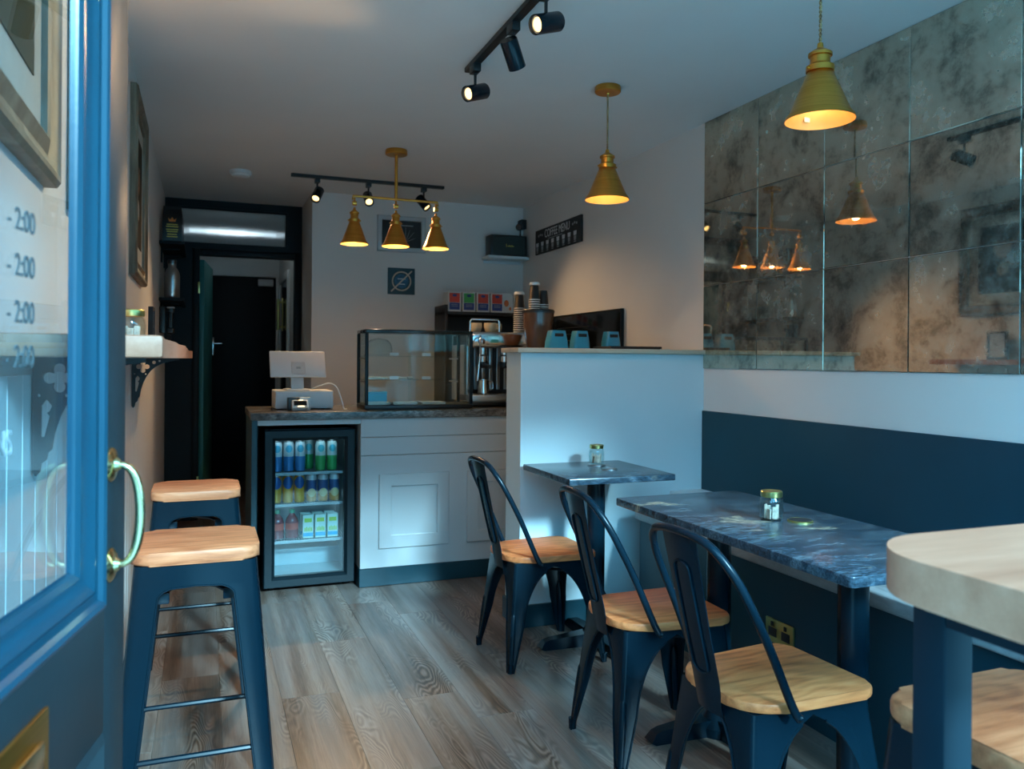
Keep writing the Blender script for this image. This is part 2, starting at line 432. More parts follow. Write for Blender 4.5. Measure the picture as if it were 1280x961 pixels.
# ------------------------------------------------------------------ mesh helpers
class MB:
    def __init__(self): self.bm = bmesh.new()
    def _merge(self, o, mat=None):
        if mat is not None: bmesh.ops.transform(o, matrix=mat, verts=o.verts)
        me = bpy.data.meshes.new('tmp'); o.to_mesh(me); o.free()
        self.bm.from_mesh(me); bpy.data.meshes.remove(me)
        return self
    def box(self, x0, x1, y0, y1, z0, z1, bevel=0, seg=2, rot=None):
        o = bmesh.new()
        bmesh.ops.create_cube(o, size=1)
        cx, cy_, cz = (x0 + x1) / 2, (y0 + y1) / 2, (z0 + z1) / 2
        for v in o.verts: v.co = Vector((v.co.x * (x1 - x0), v.co.y * (y1 - y0), v.co.z * (z1 - z0)))
        if bevel: bmesh.ops.bevel(o, geom=o.edges[:], offset=min(bevel, .49 * min(x1 - x0, y1 - y0, z1 - z0)), segments=seg, affect='EDGES', profile=.5)
        m = Matrix.Translation((cx, cy_, cz))
        if rot: m = m @ rot.to_matrix().to_4x4() if hasattr(rot, 'to_matrix') else m @ rot
        return self._merge(o, m)
    def cyl(self, p0, p1, r0, r1=None, seg=16, caps=True):
        r1 = r0 if r1 is None else r1
        p0, p1 = Vector(p0), Vector(p1)
        q = (p1 - p0).to_track_quat('Z', 'Y'); n = self.bm
        a, b = [], []
        for i in range(seg):
            t = 2 * math.pi * i / seg; d = q @ Vector((math.cos(t), math.sin(t), 0))
            a.append(n.verts.new(p0 + d * r0)); b.append(n.verts.new(p1 + d * r1))
        for i in range(seg):
            j = (i + 1) % seg; n.faces.new((a[i], a[j], b[j], b[i]))
        if caps:
            if r0 > 0: n.faces.new(a[::-1])
            if r1 > 0: n.faces.new(b)
        return self
    def lathe(self, prof, c=(0, 0, 0), seg=24, axis=None, caps=True):
        n = self.bm; rings = []
        q = Vector(axis).to_track_quat('Z', 'Y') if axis else None
        for r, z in prof:
            ring = []
            for i in range(seg):
                t = 2 * math.pi * i / seg
                v = Vector((r * math.cos(t), r * math.sin(t), z))
                if q: v = q @ v
                ring.append(n.verts.new(Vector(c) + v))
            rings.append(ring)
        for a, b in zip(rings, rings[1:]):
            for i in range(seg):
                j = (i + 1) % seg; n.faces.new((a[i], a[j], b[j], b[i]))
        if caps and prof[0][0] > 1e-6: n.faces.new(rings[0][::-1])
        if caps and prof[-1][0] > 1e-6: n.faces.new(rings[-1])
        return self
    def shell(self, prof, c=(0, 0, 0), seg=32):
        """open lathe: profile runs down the outside and back up the inside"""
        n = self.bm; rings = []
        for r, z in prof:
            rings.append([n.verts.new((c[0] + r * math.cos(2 * math.pi * i / seg), c[1] + r * math.sin(2 * math.pi * i / seg), c[2] + z)) for i in range(seg)])
        for a, b in zip(rings, rings[1:]):
            for i in range(seg):
                j = (i + 1) % seg; n.faces.new((a[i], b[i], b[j], a[j]))
        return self
    def tube(self, pts, r, seg=8, closed=False):
        pts = [Vector(p) for p in pts]; n = self.bm; rings = []
        k = len(pts); ref = None
        for i, p in enumerate(pts):
            if closed: t = pts[(i + 1) % k] - pts[i - 1]
            else: t = pts[min(i + 1, k - 1)] - pts[max(i - 1, 0)]
            t.normalize()
            if ref is None:
                ref = Vector((0, 0, 1)) if abs(t.z) < .9 else Vector((1, 0, 0))
            ref = (ref - t * ref.dot(t)).normalized(); bi = t.cross(ref)
            rr = r[i] if isinstance(r, (list, tuple)) else r
            rings.append([n.verts.new(p + (ref * math.cos(2 * math.pi * s / seg) + bi * math.sin(2 * math.pi * s / seg)) * rr) for s in range(seg)])
        pr = list(zip(rings, rings[1:] + ([rings[0]] if closed else [])))
        for a, b in pr:
            for s in range(seg):
                j = (s + 1) % seg; n.faces.new((a[s], a[j], b[j], b[s]))
        if not closed: n.faces.new(rings[0][::-1]); n.faces.new(rings[-1])
        return self
    def prism(self, poly, z0, z1, bevel=0, seg=2):
        """poly in xy, extruded z0..z1"""
        o = bmesh.new()
        a = [o.verts.new((x, y, z0)) for x, y in poly]; b = [o.verts.new((x, y, z1)) for x, y in poly]
        k = len(poly)
        o.faces.new(a[::-1]); top = o.faces.new(b)
        for i in range(k): o.faces.new((a[i], a[(i + 1) % k], b[(i + 1) % k], b[i]))
        if bevel:
            es = [e for e in o.edges if abs(e.verts[0].co.z - e.verts[1].co.z) < 1e-6]
            bmesh.ops.bevel(o, geom=es, offset=bevel, segments=seg, affect='EDGES', profile=.5)
        return self._merge(o)
    def prism_xz(self, poly, y0, y1):
        o = bmesh.new()
        a = [o.verts.new((x, y0, z)) for x, z in poly]; b = [o.verts.new((x, y1, z)) for x, z in poly]
        k = len(poly)
        o.faces.new(a); o.faces.new(b[::-1])
        for i in range(k): o.faces.new((a[(i + 1) % k], a[i], b[i], b[(i + 1) % k]))
        return self._merge(o)
    def ring(self, w, h, prof, c=(0, 0)):
        """rectangular moulding in the xz plane facing -y; prof = [(inset, out)]"""
        n = self.bm; loops = []
        for ins, out in prof:
            x, z = w / 2 - ins, h / 2 - ins
            loops.append([n.verts.new((c[0] + sx * x, -out, c[1] + sz * z)) for sx, sz in ((-1, -1), (1, -1), (1, 1), (-1, 1))])
        for a, b in zip(loops, loops[1:]):
            for i in range(4):
                j = (i + 1) % 4; n.faces.new((a[i], a[j], b[j], b[i]))
        return self
    def quad(self, *v):
        self.bm.faces.new([self.bm.verts.new(p) for p in v]); return self
    def sphere(self, c, r, sz=(1, 1, 1), u=16, v=10):
        o = bmesh.new(); bmesh.ops.create_uvsphere(o, u_segments=u, v_segments=v, radius=r)
        return self._merge(o, Matrix.Translation(c) @ Matrix.Diagonal((*sz, 1)))
    def mesh(self, name, mat, smooth=38, recalc=True):
        if recalc: bmesh.ops.recalc_face_normals(self.bm, faces=self.bm.faces[:])
        me = bpy.data.meshes.new(name); self.bm.to_mesh(me); self.bm.free()
        me.materials.append(MATS[mat])
        if smooth:
            me.polygons.foreach_set('use_smooth', [True] * len(me.polygons))
            me.set_sharp_from_angle(angle=R(smooth))
        return me
    def build(self, name, mat, parent=None, loc=None, smooth=38, recalc=True):
        return place(name, self.mesh(name, mat, smooth, recalc), parent, loc)
def place(name, me, parent=None, loc=None, rot=None):
    o = bpy.data.objects.new(name, me); COL.objects.link(o)
    if parent is not None: o.parent = parent
    if loc is not None: o.location = loc
    if rot is not None: o.rotation_euler = rot
    return o
def tag(o, label, cat, group=None):
    o['label'] = label; o['category'] = cat
    if group: o['group'] = group
    return o
def thing(name, label, cat, loc=(0, 0, 0), rz=0, group=None):
    o = bpy.data.objects.new(name, None); COL.objects.link(o)
    o.empty_display_size = .05
    o.location = loc; o.rotation_euler = (0, 0, rz)
    return tag(o, label, cat, group)
def struct(o, label=None):
    o['kind'] = 'structure'
    if label: o['label'] = label
    return o
def sempty(name, loc=(0, 0, 0), rz=0, label=None):
    o = bpy.data.objects.new(name, None); COL.objects.link(o); o.location = loc; o.rotation_euler = (0, 0, rz)
    return struct(o, label)
def dup(root, loc, rz, label=None, parent=None):
    c = root.copy(); COL.objects.link(c); c.parent = parent
    if parent is None:
        c.location = loc; c.rotation_euler = (0, 0, rz)
        if label: c['label'] = label
    for ch in KIDS(root): dup(ch, None, None, None, c)
    return c
def KIDS(o): return [x for x in list(COL.objects) if x.parent == o]
def text_mesh(name, s, size, mat, parent, loc, rot=(R(90), 0, 0), depth=.0006, align='LEFT', sx=1.0):
    cu = bpy.data.curves.new(name, 'FONT'); cu.body = s; cu.size = size; cu.extrude = depth; cu.align_x = align
    t = bpy.data.objects.new('tmp', cu); COL.objects.link(t)
    bpy.context.view_layer.update()
    me = bpy.data.meshes.new_from_object(t.evaluated_get(bpy.context.evaluated_depsgraph_get()))
    bpy.data.objects.remove(t); bpy.data.curves.remove(cu)
    me.name = name; me.materials.clear(); me.materials.append(MATS[mat])
    o = place(name, me, parent, loc, rot); o.scale = (sx, 1, 1)
    return o
def curve2d_mesh(name, loops, depth, mat):
    cu = bpy.data.curves.new(name, 'CURVE'); cu.dimensions = '2D'; cu.fill_mode = 'BOTH'; cu.extrude = depth / 2
    for lp in loops:
        sp = cu.splines.new('POLY'); sp.points.add(len(lp) - 1); sp.use_cyclic_u = True
        for p, q in zip(sp.points, lp): p.co = (q[0], q[1], 0, 1)
    t = bpy.data.objects.new('tmp', cu); COL.objects.link(t)
    bpy.context.view_layer.update()
    me = bpy.data.meshes.new_from_object(t.evaluated_get(bpy.context.evaluated_depsgraph_get()))
    bpy.data.objects.remove(t); bpy.data.curves.remove(cu)
    me.materials.clear(); me.materials.append(MATS[mat])
    return me
def rrect(x0, x1, y0, y1, r, seg=6):
    rs = r if isinstance(r, (list, tuple)) else [r] * 4
    out = []
    for (cx, cy_, a0), rr in zip(((x1 - rs[0], y1 - rs[0], 0), (x0 + rs[1], y1 - rs[1], 90), (x0 + rs[2], y0 + rs[2], 180), (x1 - rs[3], y0 + rs[3], 270)), rs):
        for i in range(seg + 1):
            t = R(a0 + 90 * i / seg); out.append((cx + rr * math.cos(t), cy_ + rr * math.sin(t)))
    return out
def lerp(a, b, t): return a + (b - a) * t

# ================================================================== THE ROOM
# floor: oak-look planks laid along the room
fl = struct(MB().box(XL - .1, XR + .1, YF - .1, 8.75, -.06, -.006).build('floor', 'black_matt', smooth=0))
PW, PL = .21, 1.22
plank_cache = {}
def plank(x0, x1, y0, y1):
    w, l = round(x1 - x0, 3), round(y1 - y0, 3)
    if (w, l) not in plank_cache:
        plank_cache[(w, l)] = MB().box(-w / 2 + .0002, w / 2 - .0002, -l / 2 + .0002, l / 2 - .0002, -.006, 0, .0006, 1).mesh('plank', 'floor_oak')
    place('plank', plank_cache[(w, l)], fl, ((x0 + x1) / 2, (y0 + y1) / 2, 0))
offs = [0, .62, .25, .95, .4, 1.1, .12, .78, .5, .3, .9, .05, .68, .36]
ci = 0; x = XL - .07
while x < XR:
    xa, xb = max(x, XL), min(x + PW, XR)
    y = YF - offs[ci % 14]
    while y < 8.7:
        ya, yb = max(y, YF), min(y + PL, 8.7)
        if yb - ya > .03 and xb - xa > .01: plank(xa, xb, ya, yb)
        y += PL
    x += PW; ci += 1

struct(MB().box(XL - .1, XR + .1, YF - .05, YP + .08, ZC, ZC + .1).build('ceiling', 'ceiling_paint', smooth=0))
# left wall: plain above, tongue-and-groove boards below the shelf
wl = struct(MB().box(XL - .12, XL, YF - .02, YP + .1, 0, ZC).build('wall_left', 'wall_paint', smooth=0))
BW = .112
prof = [(0, 0), (.004, .007), (BW - .004, .007), (BW, 0)]
o = MB()
for (ya, xa), (yb, xb) in zip(prof, prof[1:]): o.quad((xa, ya, 0), (xa, yb, 0), (xb, yb, 1.12), (xb, ya, 1.12)) if False else o.quad((xa, ya, 0), (xb, yb, 0), (xb, yb, 1.12), (xa, ya, 1.12))
o.quad((0, 0, 1.12), (.007, .004, 1.12), (.007, BW - .004, 1.12), (0, BW, 1.12))
board_me = o.mesh('board', 'wall_paint', smooth=0)
y = .40
while y + BW < YP:
    place('board', board_me, wl, (XL, y, .10)); y += BW
struct(MB().box(XL, XL + .014, YF, YP, 0, .10, .003, 1).build('baseboard_left', 'dark_teal'))
# right wall with the lower navy panel
struct(MB().box(XR, XR + .12, YF - .02, YB + .1, 0, ZC).build('wall_right', 'wall_paint', smooth=0))
struct(MB().box(XR - .012, XR, YF, YHW, .5, 1.003, .002, 1).build('trim_1', 'navy_panel'), 'dark navy painted back panel above the bench')
# back wall, return, dark partition
struct(MB().box(XRET, XR + .12, YB, YB + .12, 0, ZC).build('wall_back', 'wall_paint', smooth=0))
struct(MB().box(XRET, XRET + .12, YB + .12, YP + .02, 0, ZC).build('wall_return', 'wall_paint', smooth=0))
DX0, DX1, DZ = -.035, .678, 2.05           # doorway in the partition
TX0, TX1, TZ0, TZ1 = -.19, .622, 2.135, 2.422
wp = struct(MB().box(XL, DX0, YP, YP + .08, 0, TZ0).build('wall_partition', 'black_frame', smooth=0), 'near-black painted partition around the rear doorway')
MB().box(DX1, XRET, YP, YP + .08, 0, TZ0).build('post', 'black_frame', wp, smooth=0)
MB().box(DX0, DX1, YP, YP + .08, DZ, TZ0).build('lintel', 'black_frame', wp, smooth=0)
MB().box(XL, TX0, YP, YP + .08, TZ0, ZC).build('post', 'black_frame', wp, smooth=0)
MB().box(TX1, XRET, YP, YP + .08, TZ0, ZC).build('post', 'black_frame', wp, smooth=0)
MB().box(TX0, TX1, YP, YP + .08, TZ1, ZC).build('head_rail', 'black_frame', wp, smooth=0)
MB().box(DX0 - .05, DX0, YP - .018, YP, 0, DZ + .05, .006).build('architrave', 'black_frame', wp)
MB().box(DX1, DX1 + .05, YP - .018, YP, 0, DZ + .05, .006).build('architrave', 'black_frame', wp)
MB().box(DX0, DX1, YP - .018, YP, DZ, DZ + .05, .006).build('architrave', 'black_frame', wp)
for z in (.25, 1.75): MB().box(DX0 - .012, DX0 + .004, YP - .024, YP - .006, z, z + .09, .003).build('hinge', 'gold_lid', wp)
# transom with reeded glass
tw = sempty('window_1', (0, 0, 0), 0, 'transom window of vertically reeded glass over the rear doorway')
o = MB(); k = 72; d = (TX1 - TX0) / k
for i in range(k):
    x0 = TX0 + i * d
    for j in range(4):
        f0, f1 = j / 4, (j + 1) / 4
        h0, h1 = .004 * math.sin(math.pi * f0), .004 * math.sin(math.pi * f1)
        o.quad((x0 + f0 * d, YP + .03 - h0, TZ0), (x0 + f1 * d, YP + .03 - h1, TZ0), (x0 + f1 * d, YP + .03 - h1, TZ1), (x0 + f0 * d, YP + .03 - h0, TZ1))
o.quad((TX0, YP + .036, TZ0), (TX0, YP + .036, TZ1), (TX1, YP + .036, TZ1), (TX1, YP + .036, TZ0))
o.build('reeded_pane', 'fluted_glass', tw, smooth=60, recalc=False)
MB().ring(TX1 - TX0, TZ1 - TZ0, [(0, .0), (0, .014), (.012, .014), (.016, .0)], ((TX0 + TX1) / 2, (TZ0 + TZ1) / 2)).build('glazing_bead', 'black_frame', tw, (0, YP + .022, 0), smooth=0)
# hallway behind
struct(MB().box(XL - .12, XL, YP + .1, 8.8, 0, ZC).build('wall_hall_left', 'hall_white', smooth=0))
struct(MB().box(.72, .84, YP + .03, 8.8, 0, ZC).build('wall_hall_right', 'hall_white', smooth=0))
wh = struct(MB().box(XL, .72, 8.6, 8.7, 2.085, ZC).build('wall_hall_end', 'hall_white', smooth=0))
MB().box(XL, .04, 8.6, 8.7, 0, 2.085).build('wall_panel', 'hall_white', wh, smooth=0)
MB().box(.69, .72, 8.6, 8.7, 0, 2.085).build('wall_panel', 'hall_white', wh, smooth=0)
MB().box(XL, .84, 8.71, 8.76, 0, ZC).build('wall_panel', 'black_frame', wh, smooth=0)  # unseen panel added to stop sky light leaking round the end door
struct(MB().box(XL - .1, .84, YP + .08, 8.8, ZC, ZC + .1).build('ceiling_hall', 'hall_white', smooth=0))
hd = sempty('door_3', (.04, 8.6, 0), 0, 'plain dark navy door at the end of the rear hallway')
MB().box(.003, .647, 0, .04, .01, 2.08, .003).build('door_leaf', 'black_frame', hd)
o = MB(); o.box(.03, .055, -.006, 0, 1.28, 1.46, .002).cyl((.043, -.006, 1.40), (.043, -.04, 1.40), .008, seg=10).cyl((.043, -.036, 1.40), (.13, -.036, 1.40), .007, seg=10)
o.build('door_handle', 'chrome', hd)
MB().box(.47, .62, -.05, 0, 1.99, 2.06, .006).build('door_closer', 'grey_plastic', hd)
# an open hallway door leaf standing on each side of the passage
d4 = sempty('door_4', (.72, 7.95, 0), R(-90), 'white framed dark door in the right side of the hallway')
o = MB(); o.box(-.45, -.38, -.022, 0, 0, 2.06, .003).box(.38, .45, -.022, 0, 0, 2.06, .003).box(-.38, .38, -.022, 0, 1.99, 2.06, .003)
o.build('door_frame', 'hall_white', d4)
MB().box(-.38, .38, -.010, 0, .01, 1.99).build('door_leaf', 'screen_dark', d4, smooth=0)
o = MB(); o.box(-.17, -.11, -.016, -.010, 1.52, 1.84, .003).cyl((-.14, -.016, 1.56), (-.14, -.05, 1.56), .010).cyl((-.14, -.016, 1.80), (-.14, -.05, 1.80), .010).cyl((-.14, -.05, 1.53), (-.14, -.05, 1.83), .016)
o.build('pull_handle', 'gold_lid', d4)
d5 = sempty('door_5', (-.02, 6.82, 0), R(84.5), 'teal painted door standing open against the hallway wall')
MB().box(0, .72, -.02, .02, .01, 2.03, .003).build('door_leaf', 'teal_paint', d5)
hl = thing('hall_tube_light', 'bright white tube light behind the reeded transom glass', 'tube light', (.22, 7.1, 2.30))
MB().cyl((-.27, 0, 0), (.27, 0, 0), .016, seg=12).build('tube', 'tube_white', hl)
MB().box(-.31, -.27, -.02, .02, -.025, .025, .004).build('end_cap', 'white_plastic', hl)
MB().box(.27, .31, -.02, .02, -.025, .025, .004).build('end_cap', 'white_plastic', hl)
MB().box(-.31, .31, -.02, .02, .03, .06, .004).build('housing', 'white_plastic', hl)
MB().box(-.2, -.188, -.006, .006, .06, ZC - 2.30).build('hanger', 'white_plastic', hl, smooth=0)
MB().box(.188, .2, -.006, .006, .06, ZC - 2.30).build('hanger', 'white_plastic', hl, smooth=0)
# half wall with pale timber cap
hw = struct(MB().box(XHW, XR, YHW, YHW + .19, 0, ZHW, .002, 1).build('wall_half', 'white_paint'), 'white half-height wall between the tables and the counter')
MB().box(XHW - .022, XR, YHW - .022, YHW + .215, ZHW, ZHW + .023, .004).build('timber_cap', 'cap_wood', hw)
o = MB(); o.box(XHW - .014, XR, YHW - .014, YHW, 0, .105, .002, 1).box(XHW - .014, XHW, YHW, YHW + .19, 0, .105, .002, 1)
struct(o.build('baseboard_half', 'dark_teal'))
struct(MB().box(2.20, XR - .013, 3.385, YHW, .0, .602, .003, 1).build('trim_2', 'white_paint'), 'white boxed-in corner between bench and half wall')
# shop front: only the doorway side can be seen, the window lets the daylight in
wf = struct(MB().box(.60, .70, YF - .06, YF + .0, 0, ZC).build('wall_front', 'navy_door', smooth=0))
MB().box(XL - .1, XR + .1, YF - .06, YF, 2.36, ZC).build('head_rail', 'navy_door', wf, smooth=0)
MB().box(.70, XR, YF - .06, YF, 0, .42).build('stall_riser', 'navy_door', wf, smooth=0)
MB().box(XR - .05, XR + .1, YF - .06, YF, .42, 2.36).build('post', 'navy_door', wf, smooth=0)
struct(MB().box(-13, 15, -9, YF - .06, -.12, -.02).build('ground_pavement', 'backstreet', smooth=0))

st = struct(MB().box(-13, 15, -15, -9, -.02, 4.7).build('wall_street_added', 'facade_brick', smooth=0), 'unseen brick terrace added across the street to block low sky')  # out of view, added so daylight falls off towards the back wall
for k in range(9):
    for z in (.9, 2.9): MB().box(-12 + 3 * k, -10.6 + 3 * k, -9.0, -8.96, z, z + 1.6).build('window_pane', 'screen_dark', st, smooth=0)
# ================================================================== ENTRANCE DOOR
DA = R(11.64)
DW, DT = .80, .044
ex, ey = -.094, 1.156                       # free edge of the door, outside face
dd = Vector((math.sin(DA), math.cos(DA), 0))
hx, hy = ex - dd.x * DW, ey - dd.y * DW
# local frame: x from hinge to free edge, front (street) face towards -y
door = sempty('door_1', (hx, hy, 0), R(90) - DA, 'navy glazed entrance door standing open')
SW = .077; GZ0, GZ1 = 1.0, 2.02; RZ0, RZ1 = .80, .95; HZ = 2.12
o = MB()
MB().box(DW - SW, DW, 0, DT, .01, HZ, .003).build('stile', 'navy_door', door)
MB().box(0, SW, 0, DT, .01, HZ, .003).build('stile', 'navy_door', door)
MB().box(SW, DW - SW, 0, DT, RZ0, RZ1, .001).build('lock_rail', 'navy_door', door)
MB().box(SW, DW - SW, 0, DT, .01, .22, .001).build('bottom_rail', 'navy_door', door)
MB().box(SW, DW - SW, 0, DT, GZ1 + .05, HZ, .001).build('top_rail', 'navy_door', door)
w, h = DW - 2 * SW, GZ1 + .05 - RZ1
MB().ring(w, h, [(-.002, -.02), (-.002, .001), (.003, .003), (.008, .001), (.012, -.004), (.020, -.005), (.025, -.003), (.030, -.006), (.038, -.011), (.046, -.012), (.052, -.016), (.055, -.024)], (DW / 2, RZ1 + h / 2)).build('glazing_bead', 'door_bead', door, smooth=25)
MB().ring(DW - 2 * SW, RZ0 - .22, [(0, -.001), (.010, .004), (.022, -.006), (.034, -.016)], (DW / 2, (RZ0 + .22) / 2)).build('panel_moulding', 'navy_door', door, smooth=25)
MB().box(SW + .03, DW - SW - .03, .016, .03, .25, RZ0 - .03).build('door_panel', 'dark_teal', door, smooth=0)
MB().box(SW + .04, DW - SW - .04, .019, .025, RZ1 + .04, GZ1 + .01).build('glass_pane', 'door_glass', door, smooth=0)
# pull handle
hp = MB(); xh = DW - .06
pts = []
for i in range(17):
    t = i / 16; a = math.pi * t
    pts.append((xh + .004 * math.sin(a), -.004 - .030 * min(1, math.sin(a) ** .55), 1.0575 + .0615 * math.cos(a)))
hp.tube(pts, [.0042 + .0018 * math.sin(math.pi * i / 16) for i in range(17)], 10)
hnd = hp.build('pull_handle', 'brass_bright', door)
for z in (1.119, .996):
    MB().lathe([(.0, -.010), (.006, -.009), (.009, -.004), (.017, -.002), (.021, .001), (.021, .004)], (xh, -.003, z), 18, (0, 1, 0)).build('rose', 'brass_bright', hnd)
lp = MB(); lp.box(DW - .53, DW - .252, -.005, 0, .815, .905, .003)
lpo = lp.build('letter_plate', 'brass', door)
MB().box(DW - .505, DW - .277, -.011, -.005, .838, .882, .004).build('flap', 'brass_bright', lpo)
for z in (1.372, 1.328, 1.283, 1.240):
    text_mesh('opening_hours', '- 2:00', .031, 'vinyl_lettering', door, (DW - .238, .0175, z), align='RIGHT', sx=.85)
text_mesh('opening_hours', 'NS', .034, 'grey_ink', door, (DW - .285, .0175, 1.158), align='RIGHT', sx=.85)

# ================================================================== MIRROR TILES
mir = thing('mirror_wall', 'large antiqued mirror wall of square tiles above the bench', 'mirror', (XR, 0, 1.218))
TW_, TH_ = .4295, (ZC - 1.218) / 3
tile_me = MB().box(-.0075, -.001, -TW_ / 2 + .0011, TW_ / 2 - .0011, -TH_ / 2 + .0011, TH_ / 2 - .0011, .0022, 1).mesh('mirror_tile', 'antique_mirror', smooth=0)
for c in range(7):
    for r in range(3):
        t = place('mirror_tile', tile_me, mir, (-.001, YHW - (c + .5) * TW_, (r + .5) * TH_))
        t.rotation_euler = (0, R(random.uniform(-.12, .12)), R(random.uniform(-.14, .14)))
# ================================================================== BENCH
bn = thing('bench', 'long wall bench with grey marbled seat slab under the mirror', 'bench', (0, 0, 0))
MB().box(1.95, XR - .013, YF + .02, 3.37, 0, .498, .003, 1).build('base', 'navy_panel', bn)
MB().box(1.925, XR - .013, YF + .02, 3.38, .498, .55, .012, 3).build('seat_slab', 'bench_grey', bn)
sk = thing('wall_socket', 'brass double power socket on the bench base', 'socket', (1.95, 2.36, .275), R(-90))
MB().box(-.075, .075, -.008, 0, -.043, .043, .003).build('plate', 'gold_lid', sk)
for sx in (-.035, .035):
    so = MB().box(sx - .022, sx + .022, -.010, -.008, -.020, .012, .001).build('socket_insert', 'black_plastic', sk)
    MB().box(sx - .006, sx + .006, -.013, -.009, .018, .034, .001).build('switch_rocker', 'black_plastic', sk)

# ================================================================== CHAIRS
def leg_mesh(At, Af, dirs, wfun, foot_r=.014, rim=.004, nS=22, r=.012, rib=True, slist=None):
    """folded sheet leg: At/Af = top and foot of the outer corner, dirs = functions s -> unit vector along each side, wfun(s, k) -> width"""
    m = MB(); n = m.bm
    rows = []; free = ([], [])
    for s in (slist or [i / nS for i in range(nS + 1)]):
        E = lerp(Vector(Af), Vector(At), s)
        d0, d1 = dirs[0](s), dirs[1](s)
        w0, w1 = wfun(s, 0), wfun(s, 1)
        rr = min(r, .8 * w0, .8 * w1)
        row = [E + d0 * w0, E + d0 * rr, E + (d0 + d1) * rr * .29, E + d1 * rr, E + d1 * w1]
        rows.append(row)
        for k in (0, 1):
            if s < .935: free[k].append(row[0] if k == 0 else row[4])
    inn = []
    for row in rows: inn.append([n.verts.new(p) for p in row])
    for a, b in zip(inn, inn[1:]):
        for k in range(4): n.faces.new((a[k], a[k + 1], b[k + 1], b[k]))
    # sheet thickness
    bmesh.ops.recalc_face_normals(n, faces=n.faces[:])
    bmesh.ops.solidify(n, geom=n.faces[:], thickness=.0025)
    m.tube(free[0], rim, 6); m.tube(free[1], rim, 6)
    if rib:
        pts = [lerp(Vector(Af), Vector(At), s) + (dirs[0](s) + dirs[1](s)) * .010 for s in (.02, .10, .2, .35, .5, .56)]
        m.tube(pts, [.010, .011, .0125, .0135, .0125, .004], 10)
    c = Vector(Af) + (dirs[0](0) + dirs[1](0)) * .010
    m.cyl(c + Vector((0, 0, .0)), c + Vector((0, 0, .035)), foot_r * .9, foot_r, 12)
    return m
def corner_legs(T, Fc, z_top, parent, wfun_for, name='leg', **kw):
    """T, Fc: dict of (sx,sy)->xy at top and floor"""
    for sx in (-1, 1):
        for sy in (-1, 1):
            At = Vector((*T[(sx, sy)], z_top)); Af = Vector((*Fc[(sx, sy)], 0))
            Bx_t, Bx_f = Vector((*T[(-sx, sy)], z_top)), Vector((*Fc[(-sx, sy)], 0))
            By_t, By_f = Vector((*T[(sx, -sy)], z_top)), Vector((*Fc[(sx, -sy)], 0))
            def mk(Bt, Bf):
                return lambda s: (lerp(Bf, Bt, s) - lerp(Af, At, s)).normalized()
            def ln(Bt, Bf):
                return lambda s: (lerp(Bf, Bt, s) - lerp(Af, At, s)).length
            lens = (ln(Bx_t, Bx_f), ln(By_t, By_f))
            leg_mesh(At, Af, (mk(Bx_t, Bx_f), mk(By_t, By_f)), lambda s, k: wfun_for(s, lens[k](s)), **kw).build(name, 'navy_metal', parent, smooth=50)
def arch_w(s, Ls, w0=.020, w1=.052, s0=.42, s1=.93):
    if s <= s0: return lerp(w0, w1, s / s0)
    if s >= s1: return Ls / 2
    t = (s - s0) / (s1 - s0)
    return Ls / 2 - (Ls / 2 - w1) * math.sqrt(max(0, 1 - t * t)) if t < 1 else Ls / 2
